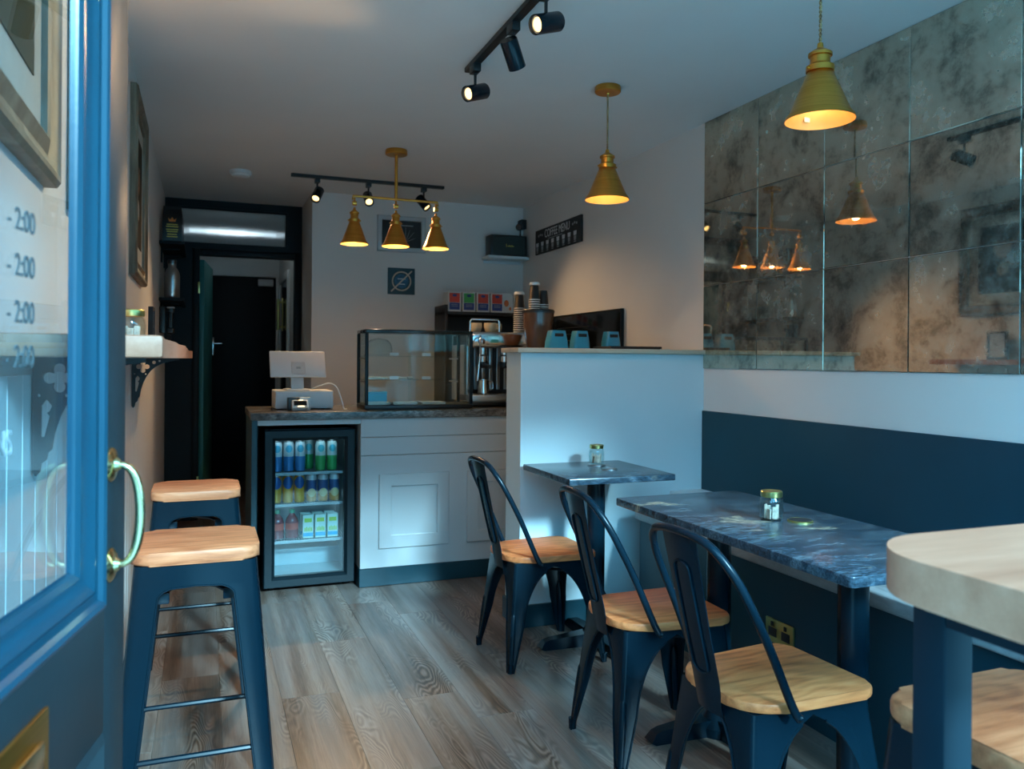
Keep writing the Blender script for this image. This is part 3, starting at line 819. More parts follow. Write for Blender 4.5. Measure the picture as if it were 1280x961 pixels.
def make_chair(label):
    ch = thing('cafe_chair', label, 'chair', group='metal cafe chairs along the tables')
    # timber seat: straight front, bowed back
    poly = [(.19, -.12), (.19, .12)]
    poly = []
    pts = rrect(-.195, .195, -.178, .178, [.05, .10, .10, .05], 7)
    for x, y in pts:
        k = 1 - .13 * max(0, (.05 - x) / .24); poly.append((x, y * k))
    MB().prism(poly, .425, .450, .006, 2).build('seat', 'seat_wood', ch, smooth=30)
    T = {(sx, sy): (sx * .172 - .003, sy * (.162 if sx > 0 else .142)) for sx in (-1, 1) for sy in (-1, 1)}
    Fc = {(1, 1): (.215, .212), (1, -1): (.215, -.212), (-1, 1): (-.218, .188), (-1, -1): (-.218, -.188)}
    corner_legs(T, Fc, .425, ch, arch_w)
    # under-seat brace
    o = MB(); o.tube([(-.165, -.14, .375), (.165, .155, .375)], .006, 6).tube([(-.165, .14, .362), (.165, -.155, .362)], .006, 6)
    o.build('brace', 'navy_metal', ch)
    # hoop
    half = [(-.075, .184, .418), (-.10, .186, .455), (-.165, .180, .60), (-.215, .172, .70), (-.245, .160, .758), (-.268, .138, .800), (-.282, .108, .826), (-.289, .06, .838), (-.291, 0, .841)]
    hoop = half + [(x, -y, z) for x, y, z in half[-2::-1]]
    sm = []
    for i in range(len(hoop) - 1):
        p0, p1, p2, p3 = (Vector(hoop[max(0, min(len(hoop) - 1, j))]) for j in (i - 1, i, i + 1, i + 2))
        for q in range(4):
            t = q / 4
            sm.append(.5 * ((2 * p1) + (p2 - p0) * t + (2 * p0 - 5 * p1 + 4 * p2 - p3) * t * t + (3 * p1 - p0 - 3 * p2 + p3) * t ** 3))
    sm.append(Vector(hoop[-1]))
    hp = MB().tube(sm, .0105, 10).build('back_hoop', 'navy_metal', ch, smooth=60)
    for sy in (-1, 1): MB().sphere((-.078, sy * .192, .424), .008).build('rivet', 'navy_metal', hp)
    # splat: gently curved sheet with a pressed outline
    zs = [(.385, -.188, .046), (.43, -.196, .050), (.47, -.203, .052), (.60, -.236, .057), (.72, -.264, .062), (.80, -.282, .066), (.834, -.288, .068)]
    m = MB(); n = m.bm; rows = []
    for z, x, w in zs:
        rows.append([n.verts.new((x - .006 * (1 - (y / w) ** 2) * 1, y, z)) for y in [w * q / 4 for q in range(-4, 5)]])
    for a, b in zip(rows, rows[1:]):
        for k in range(8): n.faces.new((a[k], a[k + 1], b[k + 1], b[k]))
    bmesh.ops.recalc_face_normals(n, faces=n.faces[:])
    bmesh.ops.solidify(n, geom=n.faces[:], thickness=.003)
    sp = m.build('back_splat', 'navy_metal', ch, smooth=50)
    def xat(z):
        for (z0, x0, w0), (z1, x1, w1) in zip(zs, zs[1:]):
            if z0 <= z <= z1: return lerp(x0, x1, (z - z0) / (z1 - z0))
        return zs[-1][1]
    loop = [(xat(z) - .0075, y, z) for y, z in rrect(-.030, .030, .485, .765, .022, 5)]
    MB().tube(loop, .0032, 6, True).build('pressed_outline', 'navy_metal', sp, smooth=60)
    return ch
c1 = make_chair('metal cafe chair with wooden seat at the small table beside the half wall')
c1.location = (1.356, 3.19, 0); c1.rotation_euler = (0, 0, R(2))
dup(c1, (1.385, 2.30, 0), R(-2), 'metal cafe chair with wooden seat by the half-wall end of the long stone table')
dup(c1, (1.370, 1.70, 0), R(3), 'metal cafe chair with wooden seat between another chair and the bar table')

# ================================================================== BAR STOOLS
def make_stool(label):
    st = thing('bar_stool', label, 'stool', group='backless metal bar stools')
    m = MB()
    m.prism(rrect(-.155, .155, -.150, .150, .045, 7), .728, .762, .011, 3)
    for v in m.bm.verts:
        if v.co.z > .755:
            k = max(0, 1 - (v.co.x / .14) ** 2) * max(0, 1 - (v.co.y / .14) ** 2); v.co.z -= .007 * k
    m.build('seat', 'stool_wood', st, smooth=40)
    T = {(sx, sy): (sx * .148, sy * .143) for sx in (-1, 1) for sy in (-1, 1)}
    Fc = {(sx, sy): (sx * .205, sy * .200) for sx in (-1, 1) for sy in (-1, 1)}
    def w(s, Ls):
        k = 0 if s < .893 else 1 if s > .922 else {0: .04, 1: .12, 2: .30}[min(2, int((s - .893) / .0095))]
        return lerp(lerp(.040, .066, s), Ls / 2, k)
    corner_legs(T, Fc, .728, st, w, rib=False, rim=.0025, r=.020, slist=[0, .15, .3, .45, .6, .75, .86, .89, .898, .908, .918, .923, .95, .975, 1])
    for z, y, ax in ((.245, -1, 0), (.245, 1, 0), (.31, -1, 1), (.31, 1, 1)):
        f = lerp(.205, .148, z / .728) - .026; g = lerp(.200, .143, z / .728) - .014
        if ax == 0: pts = [(-f, y * g, z), (-f + .03, y * g, z + .004), (f - .03, y * g, z + .004), (f, y * g, z)]
        else: pts = [(y * (f + .004), -g + .016, z), (y * (f + .004), g - .016, z)]
        MB().tube(pts, .0075, 8).build('footrest', 'navy_metal', st)
    o = MB()
    o.tube([(-.132, -.128, .625), (-.05, -.05, .655), (.05, .05, .655), (.132, .128, .625)], .008, 8).tube([(-.132, .128, .615), (-.05, .05, .645), (.05, -.05, .645), (.132, -.128, .615)], .008, 8)
    o.box(-.125, -.065, -.10, -.085, .618, .646, .002).box(.065, .125, -.10, -.085, .618, .646, .002)
    o.build('cross_brace', 'navy_metal', st)
    return st
s1 = make_stool('bar stool with worn pale wooden seat in front of another stool, beside the open door')
s1.location = (-.013, 2.345, 0)
dup(s1, (-.022, 3.32, 0), 0, 'bar stool with wooden seat under the wall shelf, between another stool and the fridge')
dup(s1, (1.095, .775, 0), R(1), 'bar stool with warm wooden seat tucked under the high timber bar table')

# ================================================================== TABLES
def pedestal(parent, x, y, ztop):
    MB().cyl((x, y, .03), (x, y, ztop - .012), .0405, seg=28).build('column', 'navy_metal', parent)
    MB().box(x - .15, x + .15, y - .15, y + .15, ztop - .012, ztop, .003).build('top_plate', 'navy_metal', parent)
    bs = MB().lathe([(.075, .0), (.075, .03), (.055, .055), (.044, .075)], (x, y, 0), 24).build('base_hub', 'navy_metal', parent)
    for k in range(4):
        q = Matrix.Rotation(R(90 * k), 4, 'Z'); m = MB()
        poly = [(0, 0), (.255, 0), (.27, .008), (.25, .034), (.225, .042), (.0, .058)]
        n = m.bm; A = []; B = []
        for px, pz in poly:
            w = lerp(.036, .026, px / .27) * (.72 if pz > .02 and px > .1 else 1)
            A.append(n.verts.new(q @ Vector((px, -w, pz)) + Vector((x, y, 0)))); B.append(n.verts.new(q @ Vector((px, w, pz)) + Vector((x, y, 0))))
        n.faces.new(A); n.faces.new(B[::-1])
        for i in range(6): n.faces.new((A[i], B[i], B[(i + 1) % 6], A[(i + 1) % 6]))
        m.build('base_arm', 'navy_metal', bs, smooth=20)
ZT = .770
t1 = thing('pedestal_table', 'small square dark granite table against the white half wall', 'table')
MB().box(1.39, 1.89, 2.965, 3.475, ZT - .027, ZT, .004, 2).build('stone_top', 'granite', t1)
pedestal(t1, 1.635, 3.21, ZT - .027)
t2 = thing('pedestal_table', 'long dark granite table on two columns beside the bench', 'table')
m = MB(); m.prism(rrect(-.255, .255, -.555, .555, .012, 3), -.027, 0, .004, 2)
m.build('stone_top', 'granite', t2, (1.615, 1.967, ZT))
pedestal(t2, 1.64, 1.695, ZT - .027); pedestal(t2, 1.64, 2.30, ZT - .027)
# high bar table in the window
hb = thing('bar_table', 'tall timber bar table with rounded corner and square steel frame', 'table')
ZB = 1.05
MB().prism(rrect(.675, 1.95, YF + .03, .715, [.06, .11, .02, .02], 12), ZB - .046, ZB, .006, 3).build('timber_top', 'table_wood', hb, smooth=30)
for x0, x1, y0, y1 in ((.757, .801, .65, .694), (1.85, 1.894, .65, .694), (.757, .801, YF + .05, YF + .094), (1.85, 1.894, YF + .05, YF + .094)):
    MB().box(x0, x1, y0, y1, 0, ZB - .046, .004, 2).build('leg', 'navy_matt', hb)
o = MB(); zb0, zb1 = ZB - .088, ZB - .046
MB().box(.757, .801, YF + .094, .65, zb0, zb1, .003).build('frame_rail', 'navy_matt', hb)
MB().box(1.85, 1.894, YF + .094, .65, zb0, zb1, .003).build('frame_rail', 'navy_matt', hb)
MB().box(.801, 1.85, .65, .694, zb0, zb1, .003).build('frame_rail', 'navy_matt', hb)

# jars, coasters
def jar(loc, label, rz, pit):
    j = thing('sugar_jar', label, 'jar', loc, rz, 'glass sugar jars with gold lids')
    j.scale = (1.14, 1.14, 1.18)
    MB().shell([(.0, .0), (.026, .0), (.030, .004), (.031, .018), (.0315, .045), (.029, .056), (.025, .062), (.025, .066), (.0225, .066), (.0225, .061), (.0265, .055), (.029, .044), (.0285, .018), (.027, .006), (.0, .004)], (0, 0, 0), 28).build('glass_body', 'clear_glass', j, smooth=60)
    MB().lathe([(.0275, .061), (.0285, .063), (.0285, .074), (.027, .076), (.021, .0765), (.020, .0755), (.0, .0755)], (0, 0, 0), 32).build('lid', 'gold_lid', j, smooth=30)
    MB().tube([(-.029, 0, .052), (-.038, 0, .050), (-.042, 0, .038), (-.039, 0, .022), (-.030, 0, .014)], .0035, 8).build('handle', 'clear_glass', j, smooth=60)
    k = 6
    for i in range(k):
        a = 2 * math.pi * i / k + .4; me = MB().box(-.008, .008, -.0025, .0025, 0, .030 + .006 * ((i * 7) % 3), .0012, 1).mesh('sugar_sachet', 'sachet_paper')
        s = place('sugar_sachet', me, None, (loc[0] + .016 * math.cos(a), loc[1] + .016 * math.sin(a), loc[2] + .0062), (0, R(4), a + 1.2))
        tag(s, 'brown paper sugar sachet standing inside the ' + pit, 'sachet', 'sachets in the ' + pit)
    return j
def coaster(loc, label, mat, r=.034):
    c = thing('coaster', label, 'coaster', loc)
    MB().lathe([(r, 0), (r, .004), (r - .003, .006), (r - .003, .0045), (0, .0045)], (0, 0, 0), 32).build('rim_tray', 'gold_lid' if mat == 'black_matt' else mat, c)
    MB().lathe([(0, .0045), (r - .0035, .0045), (r - .0035, .0055), (0, .0056)], (0, 0, 0), 32).build('pad', mat, c)
jar((1.622, 2.01, ZT), 'glass jar of sugar sachets with gold lid on the long granite table', R(200), 'jar on the long granite table')
jar((1.700, 3.335, ZT + .006), 'glass jar of sugar sachets with gold lid on the small square table', R(20), 'jar on the small square table')
coaster((1.690, 1.962, ZT), 'round black coaster with gold rim beside the jar on the long table', 'black_matt', .038)
coaster((1.700, 3.335, ZT), 'pale round coaster under the jar on the small square table', 'steel', .042)
coaster((1.690, 3.190, ZT), 'pale round empty coaster on the small square table', 'steel', .036)

# ================================================================== LEFT WALL
sh = thing('wall_shelf', 'long thick live-edge timber shelf on black iron brackets', 'shelf', (0, 0, 0))
edge = [(-.056 + .006 * math.sin(3.1 * y) + .003 * math.sin(11 * y), y) for y in [1.3 + 3.0 * i / 30 for i in range(31)]]
poly = [(XL + .009, 1.3)] + edge + [(XL + .009, 4.3)]
m = MB(); m.prism(poly[::1], 1.250, 1.284, .005, 2)
m.build('shelf_board', 'shelf_wood', sh, smooth=30)
def quatre(cx, cy_, r, k=40):
    out = []
    for i in range(k):
        t = 2 * math.pi * i / k; best = .45 * r
        for q in range(4):
            a = t - q * math.pi / 2; d = .62 * r
            disc = (.40 * r) ** 2 - (d * math.sin(a)) ** 2
            if disc > 0 and math.cos(a) > 0: best = max(best, d * math.cos(a) + math.sqrt(disc))
        out.append((cx + best * math.cos(t), cy_ + best * math.sin(t)))
    return out
def circ(cx, cy_, r, k=20): return [(cx + r * math.cos(2 * math.pi * i / k), cy_ + r * math.sin(2 * math.pi * i / k)) for i in range(k)]
# bracket outline: x = out from the wall, y = up (0 = shelf underside)
outl = [(0, 0), (.178, 0), (.178, -.008), (.150, -.012), (.115, -.022), (.088, -.037), (.070, -.054), (.055, -.076), (.043, -.102), (.034, -.132), (.030, -.160),
        (.024, -.166), (.022, -.178), (.014, -.184), (.012, -.198), (.006, -.205), (0, -.198)]
holes = [quatre(.041, -.036, .025), [(.0135, -.084), (.022, -.072), (.0305, -.084), (.027, -.093), (.023, -.096), (.027, -.102), (.019, -.138), (.013, -.138)],
         circ(.083, -.018, .007), circ(.104, -.012, .0045), circ(.052, -.0665, .0032), circ(.010, -.066, .003)]
bk_me = curve2d_mesh('bracket', [outl] + holes, .012, 'iron_black')
for y in (1.59, 3.64):
    b = place('bracket', bk_me, sh, (XL + .009, y, 1.2498), (R(90), 0, 0))
jar((-.175, 2.28, 1.284), 'glass jar of sugar sachets with gold lid on the timber wall shelf', R(-30), 'jar on the timber wall shelf')
bt = thing('small_bottle', 'small dark bottle standing on the wall shelf behind the jar', 'bottle', (-.225, 2.36, 1.284))
MB().lathe([(.022, 0), (.022, .075), (.010, .095), (.009, .12)], (0, 0, 0), 16).build('bottle_body', 'black_plastic', bt)
MB().cyl((0, 0, .12), (0, 0, .135), .011, seg=14).build('cap', 'black_matt', bt)
def picture(y0, y1, z0, z1, label, mat, fw_=.075, group=None):
    w, h = y1 - y0, z1 - z0
    p = thing('framed_picture', label, 'picture', (XL, (y0 + y1) / 2, (z0 + z1) / 2), R(90))
    MB().ring(w, h, [(0, 0), (0, .022), (.008, .030), (.018, .030), (.030, .020), (.050, .014), (fw_ - .012, .022), (fw_ - .004, .018), (fw_, .006)]).build('frame_moulding', 'frame_wood', p, smooth=25)
    MB().box(-w / 2 + fw_, w / 2 - fw_, -.008, -.003, -h / 2 + fw_, h / 2 - fw_).build('mount_board', 'matboard', p, smooth=0)
    k = fw_ + .075
    MB().box(-w / 2 + k, w / 2 - k, -.0105, -.008, -h / 2 + k, h / 2 - k).build('canvas', mat, p, smooth=0)
    return p
picture(3.58, 4.245, 1.59, 2.362, 'ornate framed dark oil portrait above the far end of the shelf', 'oil_portrait')
picture(2.0, 2.62, 1.575, 2.36, 'weathered timber framed picture hidden mostly behind the entrance door stile', 'oil_landscape')
picture(1.08, 1.735, 1.57, 2.36, 'large weathered timber frame seen through the entrance door glass', 'oil_landscape_dark', .085)
cf = thing('certificate_frame', 'small black framed certificate standing on the wall shelf', 'frame', (-.215, 3.90, 1.284), R(90))
MB().ring(.145, .19, [(0, -.012), (0, .008), (.013, .008), (.015, .0)], (0, .095)).build('frame_moulding', 'black_matt', cf, smooth=0)
MB().box(-.06, .06, -.002, .0, .012, .178).build('certificate_sheet', 'certificate', cf, smooth=0)
MB().box(-.068, .068, .0, .011, .003, .187).build('backing', 'black_matt', cf, smooth=0)

# shelves and kit at the far left, by the dark partition
def small_shelf(z, label):
    s = thing('display_shelf', label, 'shelf', (XL, 5.85, z))
    MB().box(.001, .155, 0, .76, -.022, 0, .002, 1).build('shelf_board', 'black_frame', s)
    for y in (.24, .64):
        MB().box(.001, .012, y - .012, y + .012, -.12, -.022).box(.001, .12, y - .012, y + .012, -.032, -.022).build('bracket', 'black_frame', s, smooth=0)
    return s
small_shelf(2.035, 'upper black wall shelf holding coffee bags by the dark partition')
small_shelf(1.655, 'lower black wall shelf holding glasses by the dark partition')
def coffee_bag(y, label, front=False):
    b = thing('coffee_bag', label, 'coffee bag', (-.205, y, 2.035), R(0), 'black coffee bags on the upper shelf')
    m = MB(); n = m.bm; rows = []
    for z, hxx, hyy in ((0, .058, .040), (.02, .062, .044), (.13, .062, .042), (.19, .060, .028), (.225, .058, .006), (.245, .057, .003)):
        rows.append([n.verts.new(p) for p in ((-hxx, -hyy, z), (hxx, -hyy, z), (hxx, hyy, z), (-hxx, hyy, z))])
    for a, c in zip(rows, rows[1:]):
        for k in range(4): n.faces.new((a[k], a[(k + 1) % 4], c[(k + 1) % 4], c[k]))
    n.faces.new(rows[0][::-1]); n.faces.new(rows[-1])
    m.build('bag_body', 'black_plastic', b, smooth=20)
    # front print (faces the room's front)
    cr = [(-.020, .0), (.020, .0), (.026, .024), (.012, .012), (0, .030), (-.012, .012), (-.026, .024)]
    o = MB().prism_xz([(x, z + .135) for x, z in cr], -.0465, -.0435); o.build('crown_print', 'orange_ink', b, smooth=0)
    for k, (z, w) in enumerate(((.112, .034), (.098, .038), (.078, .038), (.064, .034), (.046, .030), (.030, .034))):
        MB().box(-w, w, -.0458, -.0438, z, z + .007).build('print_line', 'gold_ink', b, smooth=0)
    return b
coffee_bag(5.93, 'black coffee bag with orange crown print at the end of the upper shelf')
coffee_bag(6.10, 'black coffee bag standing second along the upper shelf')
coffee_bag(6.27, 'black coffee bag standing third along the upper shelf')
coffee_bag(6.44, 'black coffee bag nearest the dark partition on the upper shelf')
fl_ = thing('steel_flask', 'brushed steel flask with domed shoulder on the lower black shelf', 'flask', (-.205, 5.93, 1.655))
MB().lathe([(.046, 0), (.050, .006), (.050, .15), (.046, .175), (.034, .20), (.026, .21), (.026, .235)], (0, 0, 0), 28).build('flask_body', 'steel', fl_, smooth=45)
MB().lathe([(.028, .235), (.029, .24), (.029, .258), (.024, .264), (0, .264)], (0, 0, 0), 24).build('lid', 'dark_steel', fl_)
for i in range(8):
    y = 6.03 + .062 * i; hgl = .16 if i < 4 else .12
    g = thing('drinking_glass', 'tall clear drinking glass on the lower black shelf' if i < 4 else 'short clear drinking glass on the lower black shelf', 'glass', (-.20, y, 1.655), 0, 'glasses on the lower black shelf')
    MB().shell([(0, .004), (.020, .004), (.022, 0), (.024, 0), (.028, hgl), (.0265, hgl), (.0225, .008), (0, .008)], (0, 0, 0), 16).build('glass_wall', 'clear_glass', g, smooth=60)
ip = thing('intercom_phone', 'black wall intercom handset with coiled cord below the lower shelf', 'intercom', (XL, 5.97, 1.40), R(90))
MB().box(-.045, .045, -.04, 0, .02, .20, .006).build('wall_unit', 'black_plastic', ip)
o = MB(); o.box(-.028, .028, -.095, -.045, .155, .205, .012, 3).box(-.028, .028, -.095, -.045, .015, .06, .012, 3).box(-.02, .02, -.085, -.055, .04, .18, .008, 3)
o.build('handset', 'black_plastic', ip)
MB().box(-.03, .03, -.096, -.046, .188, .200, .004).build('grey_band', 'grey_plastic', ip)
MB().tube([(.02 + .012 * math.cos(i * 1.1), -.06 + .012 * math.sin(i * 1.1), .02 - .0011 * i) for i in range(100)], .003, 5).build('coiled_cord', 'dark_steel', ip)

# ================================================================== LIGHTS
def add_light(kind, name, loc, energy, col, parent=None, **kw):
    d = bpy.data.lights.new(name, kind); d.energy = energy; d.color = col
    for k, v in kw.items(): setattr(d, k, v)
    o = bpy.data.objects.new(name, d); COL.objects.link(o); o.location = loc
    if parent: o.parent = parent
    return o
WARM = (1.0, .60, .26)
def shade_parts(p, cx, cy_, zr, rim, hc, energy, bulb=True):
    """cone shade; zr = rim height, local to the parent"""
    prof = [(.30 * rim, zr + hc), (.36 * rim, zr + hc - .004), (.62 * rim, zr + hc * .55), (.86 * rim, zr + hc * .16), (.97 * rim, zr + .010), (rim, zr), (.985 * rim, zr), (.955 * rim, zr + .010), (.845 * rim, zr + hc * .16), (.605 * rim, zr + hc * .55), (.34 * rim, zr + hc - .006), (.0, zr + hc - .006)]
    sh_ = MB().shell(prof[:7], (cx, cy_, 0), 40).build('shade', 'brass', p, smooth=50)
    MB().shell(prof[6:], (cx, cy_, 0), 40).build('shade_lining', 'lamp_inner', sh_, smooth=50)
    q = zr + hc
    MB().lathe([(.30 * rim, q - .004), (.40 * rim, q - .004), (.40 * rim, q + .012), (.33 * rim, q + .014), (.28 * rim, q + .020), (.28 * rim, q + .040), (.34 * rim, q + .042), (.34 * rim, q + .050), (.20 * rim, q + .060), (.10 * rim, q + .066), (.08 * rim, q + .080)], (cx, cy_, 0), 28).build('lamp_holder', 'brass', p, smooth=35)
    for sx in (-1, 1): MB().cyl((cx + sx * .38 * rim, cy_, q + .004), (cx + sx * .48 * rim, cy_, q + .004), .004, seg=8).build('thumb_screw', 'brass', p)
    if bulb:
        MB().sphere((cx, cy_, zr + hc * .46), .26 * rim, (1, 1, 1.25)).build('bulb', 'bulb_warm', p)
        add_light('POINT', 'bulb_light', (cx, cy_, zr + hc * .18), energy, WARM, p, shadow_soft_size=.02)
def pendant(x, y, zr, label, energy, sticker=False):
    p = thing('pendant_lamp', label, 'pendant lamp', (x, y, ZC), 0, 'single brass pendant lamps')
    MB().lathe([(0, 0), (.056, 0), (.058, -.004), (.058, -.024), (.054, -.028), (.010, -.030), (.008, -.036), (0, -.036)], (0, 0, 0), 32).build('ceiling_rose', 'brass', p, smooth=35)
    za = zr - ZC
    o = MB(); top, bot = -.034, za + .145 + .075; k = 90
    for ph in (0, math.pi):
        o.tube([(.0022 * math.cos(ph + i * .7), .0022 * math.sin(ph + i * .7), lerp(top, bot, i / k)) for i in range(k + 1)], .0026, 6)
    o.build('flex', 'twisted_cord', p, smooth=60)
    shade_parts(p, 0, 0, za, .099, .145, energy)
    if sticker: MB().box(-.010, .010, .0, .0012, 0, .014).build('sticker', 'label_white', p, (.020, .075, za + .018), smooth=0)
    return p
pendant(1.679, 3.211, 1.972, 'single brass cone pendant lamp hanging over the small square table', .9)
pendant(1.672, 1.872, 1.957, 'single brass cone pendant lamp hanging over the long granite table', .5, True)
tp = thing('triple_pendant', 'brass bar pendant with three cone shades over the counter', 'pendant lamp', (1.045, 4.647, ZC))
MB().lathe([(0, 0), (.062, 0), (.064, -.004), (.064, -.026), (.060, -.030), (.012, -.032), (0, -.034)], (0, 0, 0), 32).build('ceiling_rose', 'brass', tp, smooth=35)
MB().cyl((0, 0, -.03), (0, 0, -.292), .0095, seg=14).build('stem', 'brass', tp)
MB().tube([(-.252, 0, -.31), (-.252, 0, -.288), (.252, 0, -.288), (.252, 0, -.31)], .0072, 10).build('cross_bar', 'brass', tp)
for sx in (-.242, 0, .242):
    MB().lathe([(0, -.344), (.008, -.342), (.009, -.326), (.006, -.322), (.006, -.298)], (sx, 0, 0), 14).build('swivel', 'brass', tp)
    MB().cyl((sx - .012, 0, -.330), (sx + .012, 0, -.330), .013, seg=14).build('swivel_knuckle', 'brass', tp)
    shade_parts(tp, sx, 0, 1.913 - ZC, .079, .132, 3.0)
def spot_head(parent, x, y, d, zt, energy, lit=True, r=.032, ln=.105):
    """head on a track at height zt under the ceiling; d = beam direction"""
    d = Vector(d).normalized()
    ad = MB().box(x - .016, x + .016, y - .03, y + .03, zt - .045, zt - .012, .003).build('adapter', 'black_plastic', parent)
    c = Vector((x, y, zt - .125))
    MB().cyl((x, y, zt - .045), c + Vector((0, 0, .02)), .006, seg=8).build('arm', 'black_plastic', ad)
    b = c - d * ln * .55; f = c + d * ln * .45
    head = MB().lathe([(0, 0), (r - .002, 0), (r, .003), (r, ln), (r - .003, ln), (r - .003, ln - .016), (r - .004, ln - .016)], b, 28, tuple(d)).build('spot_head', 'navy_metal', parent, smooth=35)
    MB().lathe([(r - .004, ln - .008), (r - .009, ln - .009), (r - .010, ln - .014)], b, 24, tuple(d), False).build('lamp_bezel', 'steel', head, smooth=35)
    MB().lathe([(0, ln - .012), (r - .010, ln - .012), (r - .010, ln - .016), (0, ln - .016)], b, 24, tuple(d)).build('lamp_lens', 'lamp_warm', head)
    if energy:
        l = add_light('SPOT', 'spot_light', f + d * .006, energy, (1.0, .66, .34), parent, spot_size=R(80), spot_blend=1.0, shadow_soft_size=.02)
        l.rotation_euler = d.to_track_quat('-Z', 'Y').to_euler()
tr = thing('track_light', 'black ceiling track with three spots running along the room', 'track light', (0, 0, ZC))
MB().box(1.013, 1.047, 1.25, 3.23, -.02, 0, .002, 1).build('track_rail', 'black_plastic', tr)
spot_head(tr, 1.03, 3.135, (-.86, -.36, -.34), -.006, 62)
spot_head(tr, 1.03, 2.70, (.42, .36, -.62), -.006, 14)
spot_head(tr, 1.03, 2.405, (-.88, -.26, -.34), -.006, 62)
tr2 = thing('track_light', 'black ceiling track with three spots across the room behind the triple pendant', 'track light', (0, 0, ZC))
MB().box(.53, 1.577, 5.475, 5.509, -.02, 0, .002, 1).build('track_rail', 'black_plastic', tr2)
spot_head(tr2, .70, 5.49, (-.34, -.60, -.72), -.006, 62)
spot_head(tr2, 1.043, 5.49, (-.02, -.74, -.62), -.006, 62)
spot_head(tr2, 1.431, 5.49, (.46, -.42, -.70), -.006, 34)
sd = thing('smoke_detector', 'white round smoke detector on the rear ceiling', 'smoke detector', (.216, 5.554, ZC))
MB().lathe([(0, 0), (.066, 0), (.068, -.006), (.068, -.020), (.062, -.024)], (0, 0, 0), 32).build('base', 'white_plastic', sd)
MB().lathe([(.056, -.022), (.056, -.034), (.045, -.042), (.0, -.044)], (0, 0, 0), 32).build('cover', 'white_plastic', sd)
# ================================================================== COUNTER
ct = thing('counter', 'pale grey panelled service counter with dark teal plinth', 'counter', (0, 0, 0))
CX0, CX1 = .806, XR - .004
MB().box(CX0, CX1, YCT + .014, 5.0, .02, .926).build('carcass', 'counter_paint', ct, smooth=0)
MB().box(CX0 - .004, CX1, YCT - .004, YCT + .014, 0, .101, .003, 1).build('plinth', 'dark_teal', ct)
MB().box(CX0 - .004, CX0, YCT + .014, 4.98, 0, .101).build('plinth', 'dark_teal', ct, smooth=0)
for z0, z1 in ((.8245, .926), (.7235, .8215)):
    MB().box(CX0, CX1, YCT, YCT + .014, z0, z1, .002, 1).build('front_board', 'counter_paint', ct)
MB().box(CX0, CX1, YCT, YCT + .014, .101, .7205, .002, 1).build('front_board', 'counter_paint', ct)
for x0 in (.908, 1.417, 1.926):
    w = .40
    MB().ring(w, .411, [(0, 0), (0, .011), (.003, .013), (.066, .013), (.068, .011), (.0685, .004), (.072, .003)], (x0 + w / 2, .4125)).build('raised_frame', 'counter_paint', ct, (0, YCT, 0), smooth=0)
MB().box(.236, .266, YCT + .004, 5.0, 0, .926, .002, 1).build('end_panel', 'dark_teal', ct)
MB().box(.266, CX0, YCT + .006, YCT + .022, .898, .926, .001, 1).build('fascia_strip', 'counter_paint', ct)
MB().box(.266, CX0, 4.97, 5.0, 0, .926).build('back_panel', 'black_matt', ct, smooth=0)
wt = thing('worktop', 'dark mottled stone worktop lying along the counter', 'worktop', (1.31, 4.70, .9265))
MB().box(-1.08, XR - .004 - 1.31, -.31, .32, 0, .0405, .004, 2).build('stone_slab', 'granite_counter', wt)

# fridge -----------------------------------------------------------
FX0, FX1, FY0, FY1, FZ = .305, .785, 4.46, 4.93, .872
fr = thing('drinks_fridge', 'black glass-door drinks fridge under the worktop, lit inside', 'fridge', (0, 0, 0))
MB().box(FX0, FX0 + .03, FY0 + .05, FY1, .02, FZ, .003, 1).build('side_wall', 'black_plastic', fr)
MB().box(FX1 - .03, FX1, FY0 + .05, FY1, .02, FZ, .003, 1).build('side_wall', 'black_plastic', fr)
MB().box(FX0 + .03, FX1 - .03, FY0 + .05, FY1, FZ - .05, FZ, .003, 1).build('top_wall', 'black_plastic', fr)
MB().box(FX0 + .03, FX1 - .03, FY0 + .05, FY1, .02, .062, .003, 1).build('bottom_wall', 'black_plastic', fr)
MB().box(FX0 + .03, FX1 - .03, FY1 - .03, FY1, .062, FZ - .05).build('rear_wall', 'fridge_liner', fr, smooth=0)
MB().box(FX0 + .03, FX0 + .036, FY0 + .052, FY1 - .03, .062, FZ - .05).build('liner', 'fridge_liner', fr, smooth=0)
MB().box(FX1 - .036, FX1 - .03, FY0 + .052, FY1 - .03, .062, FZ - .05).build('liner', 'fridge_liner', fr, smooth=0)
MB().box(FX0 + .036, FX1 - .036, FY0 + .052, FY1 - .03, .062, .068).build('liner', 'fridge_liner', fr, smooth=0)
MB().box(FX0 + .036, FX1 - .036, FY1 - .16, FY1 - .03, .068, .16, .004).build('compressor_step', 'fridge_liner', fr)
MB().box(FX0 + .05, FX1 - .05, FY0 + .056, FY0 + .075, FZ - .062, FZ - .05).build('led_strip', 'led_cool', fr, smooth=0)
MB().box(FX0 + .04, FX1 - .04, FY1 - .034, FY1 - .030, .20, .22).build('liner_trim', 'fridge_liner', fr, smooth=0)
w, h = FX1 - FX0, FZ - .03
MB().ring(w, h, [(0, 0), (0, .042), (.004, .046), (.040, .046), (.046, .040), (.056, .030), (.058, .012), (.058, .0)], ((FX0 + FX1) / 2, .025 + h / 2)).build('door_frame', 'fridge_black', fr, (0, FY0 + .046, 0), smooth=25)
MB().box(FX0 + .05, FX1 - .05, FY0 + .018, FY0 + .024, .075, FZ - .06).build('door_glass', 'fridge_glass', fr, smooth=0)
for x in (FX0 + .04, FX1 - .04): MB().cyl((x, FY0 + .08, 0), (x, FY0 + .08, .02), .015, seg=12).build('foot', 'rubber', fr)
SZ = (.632, .461, .261)
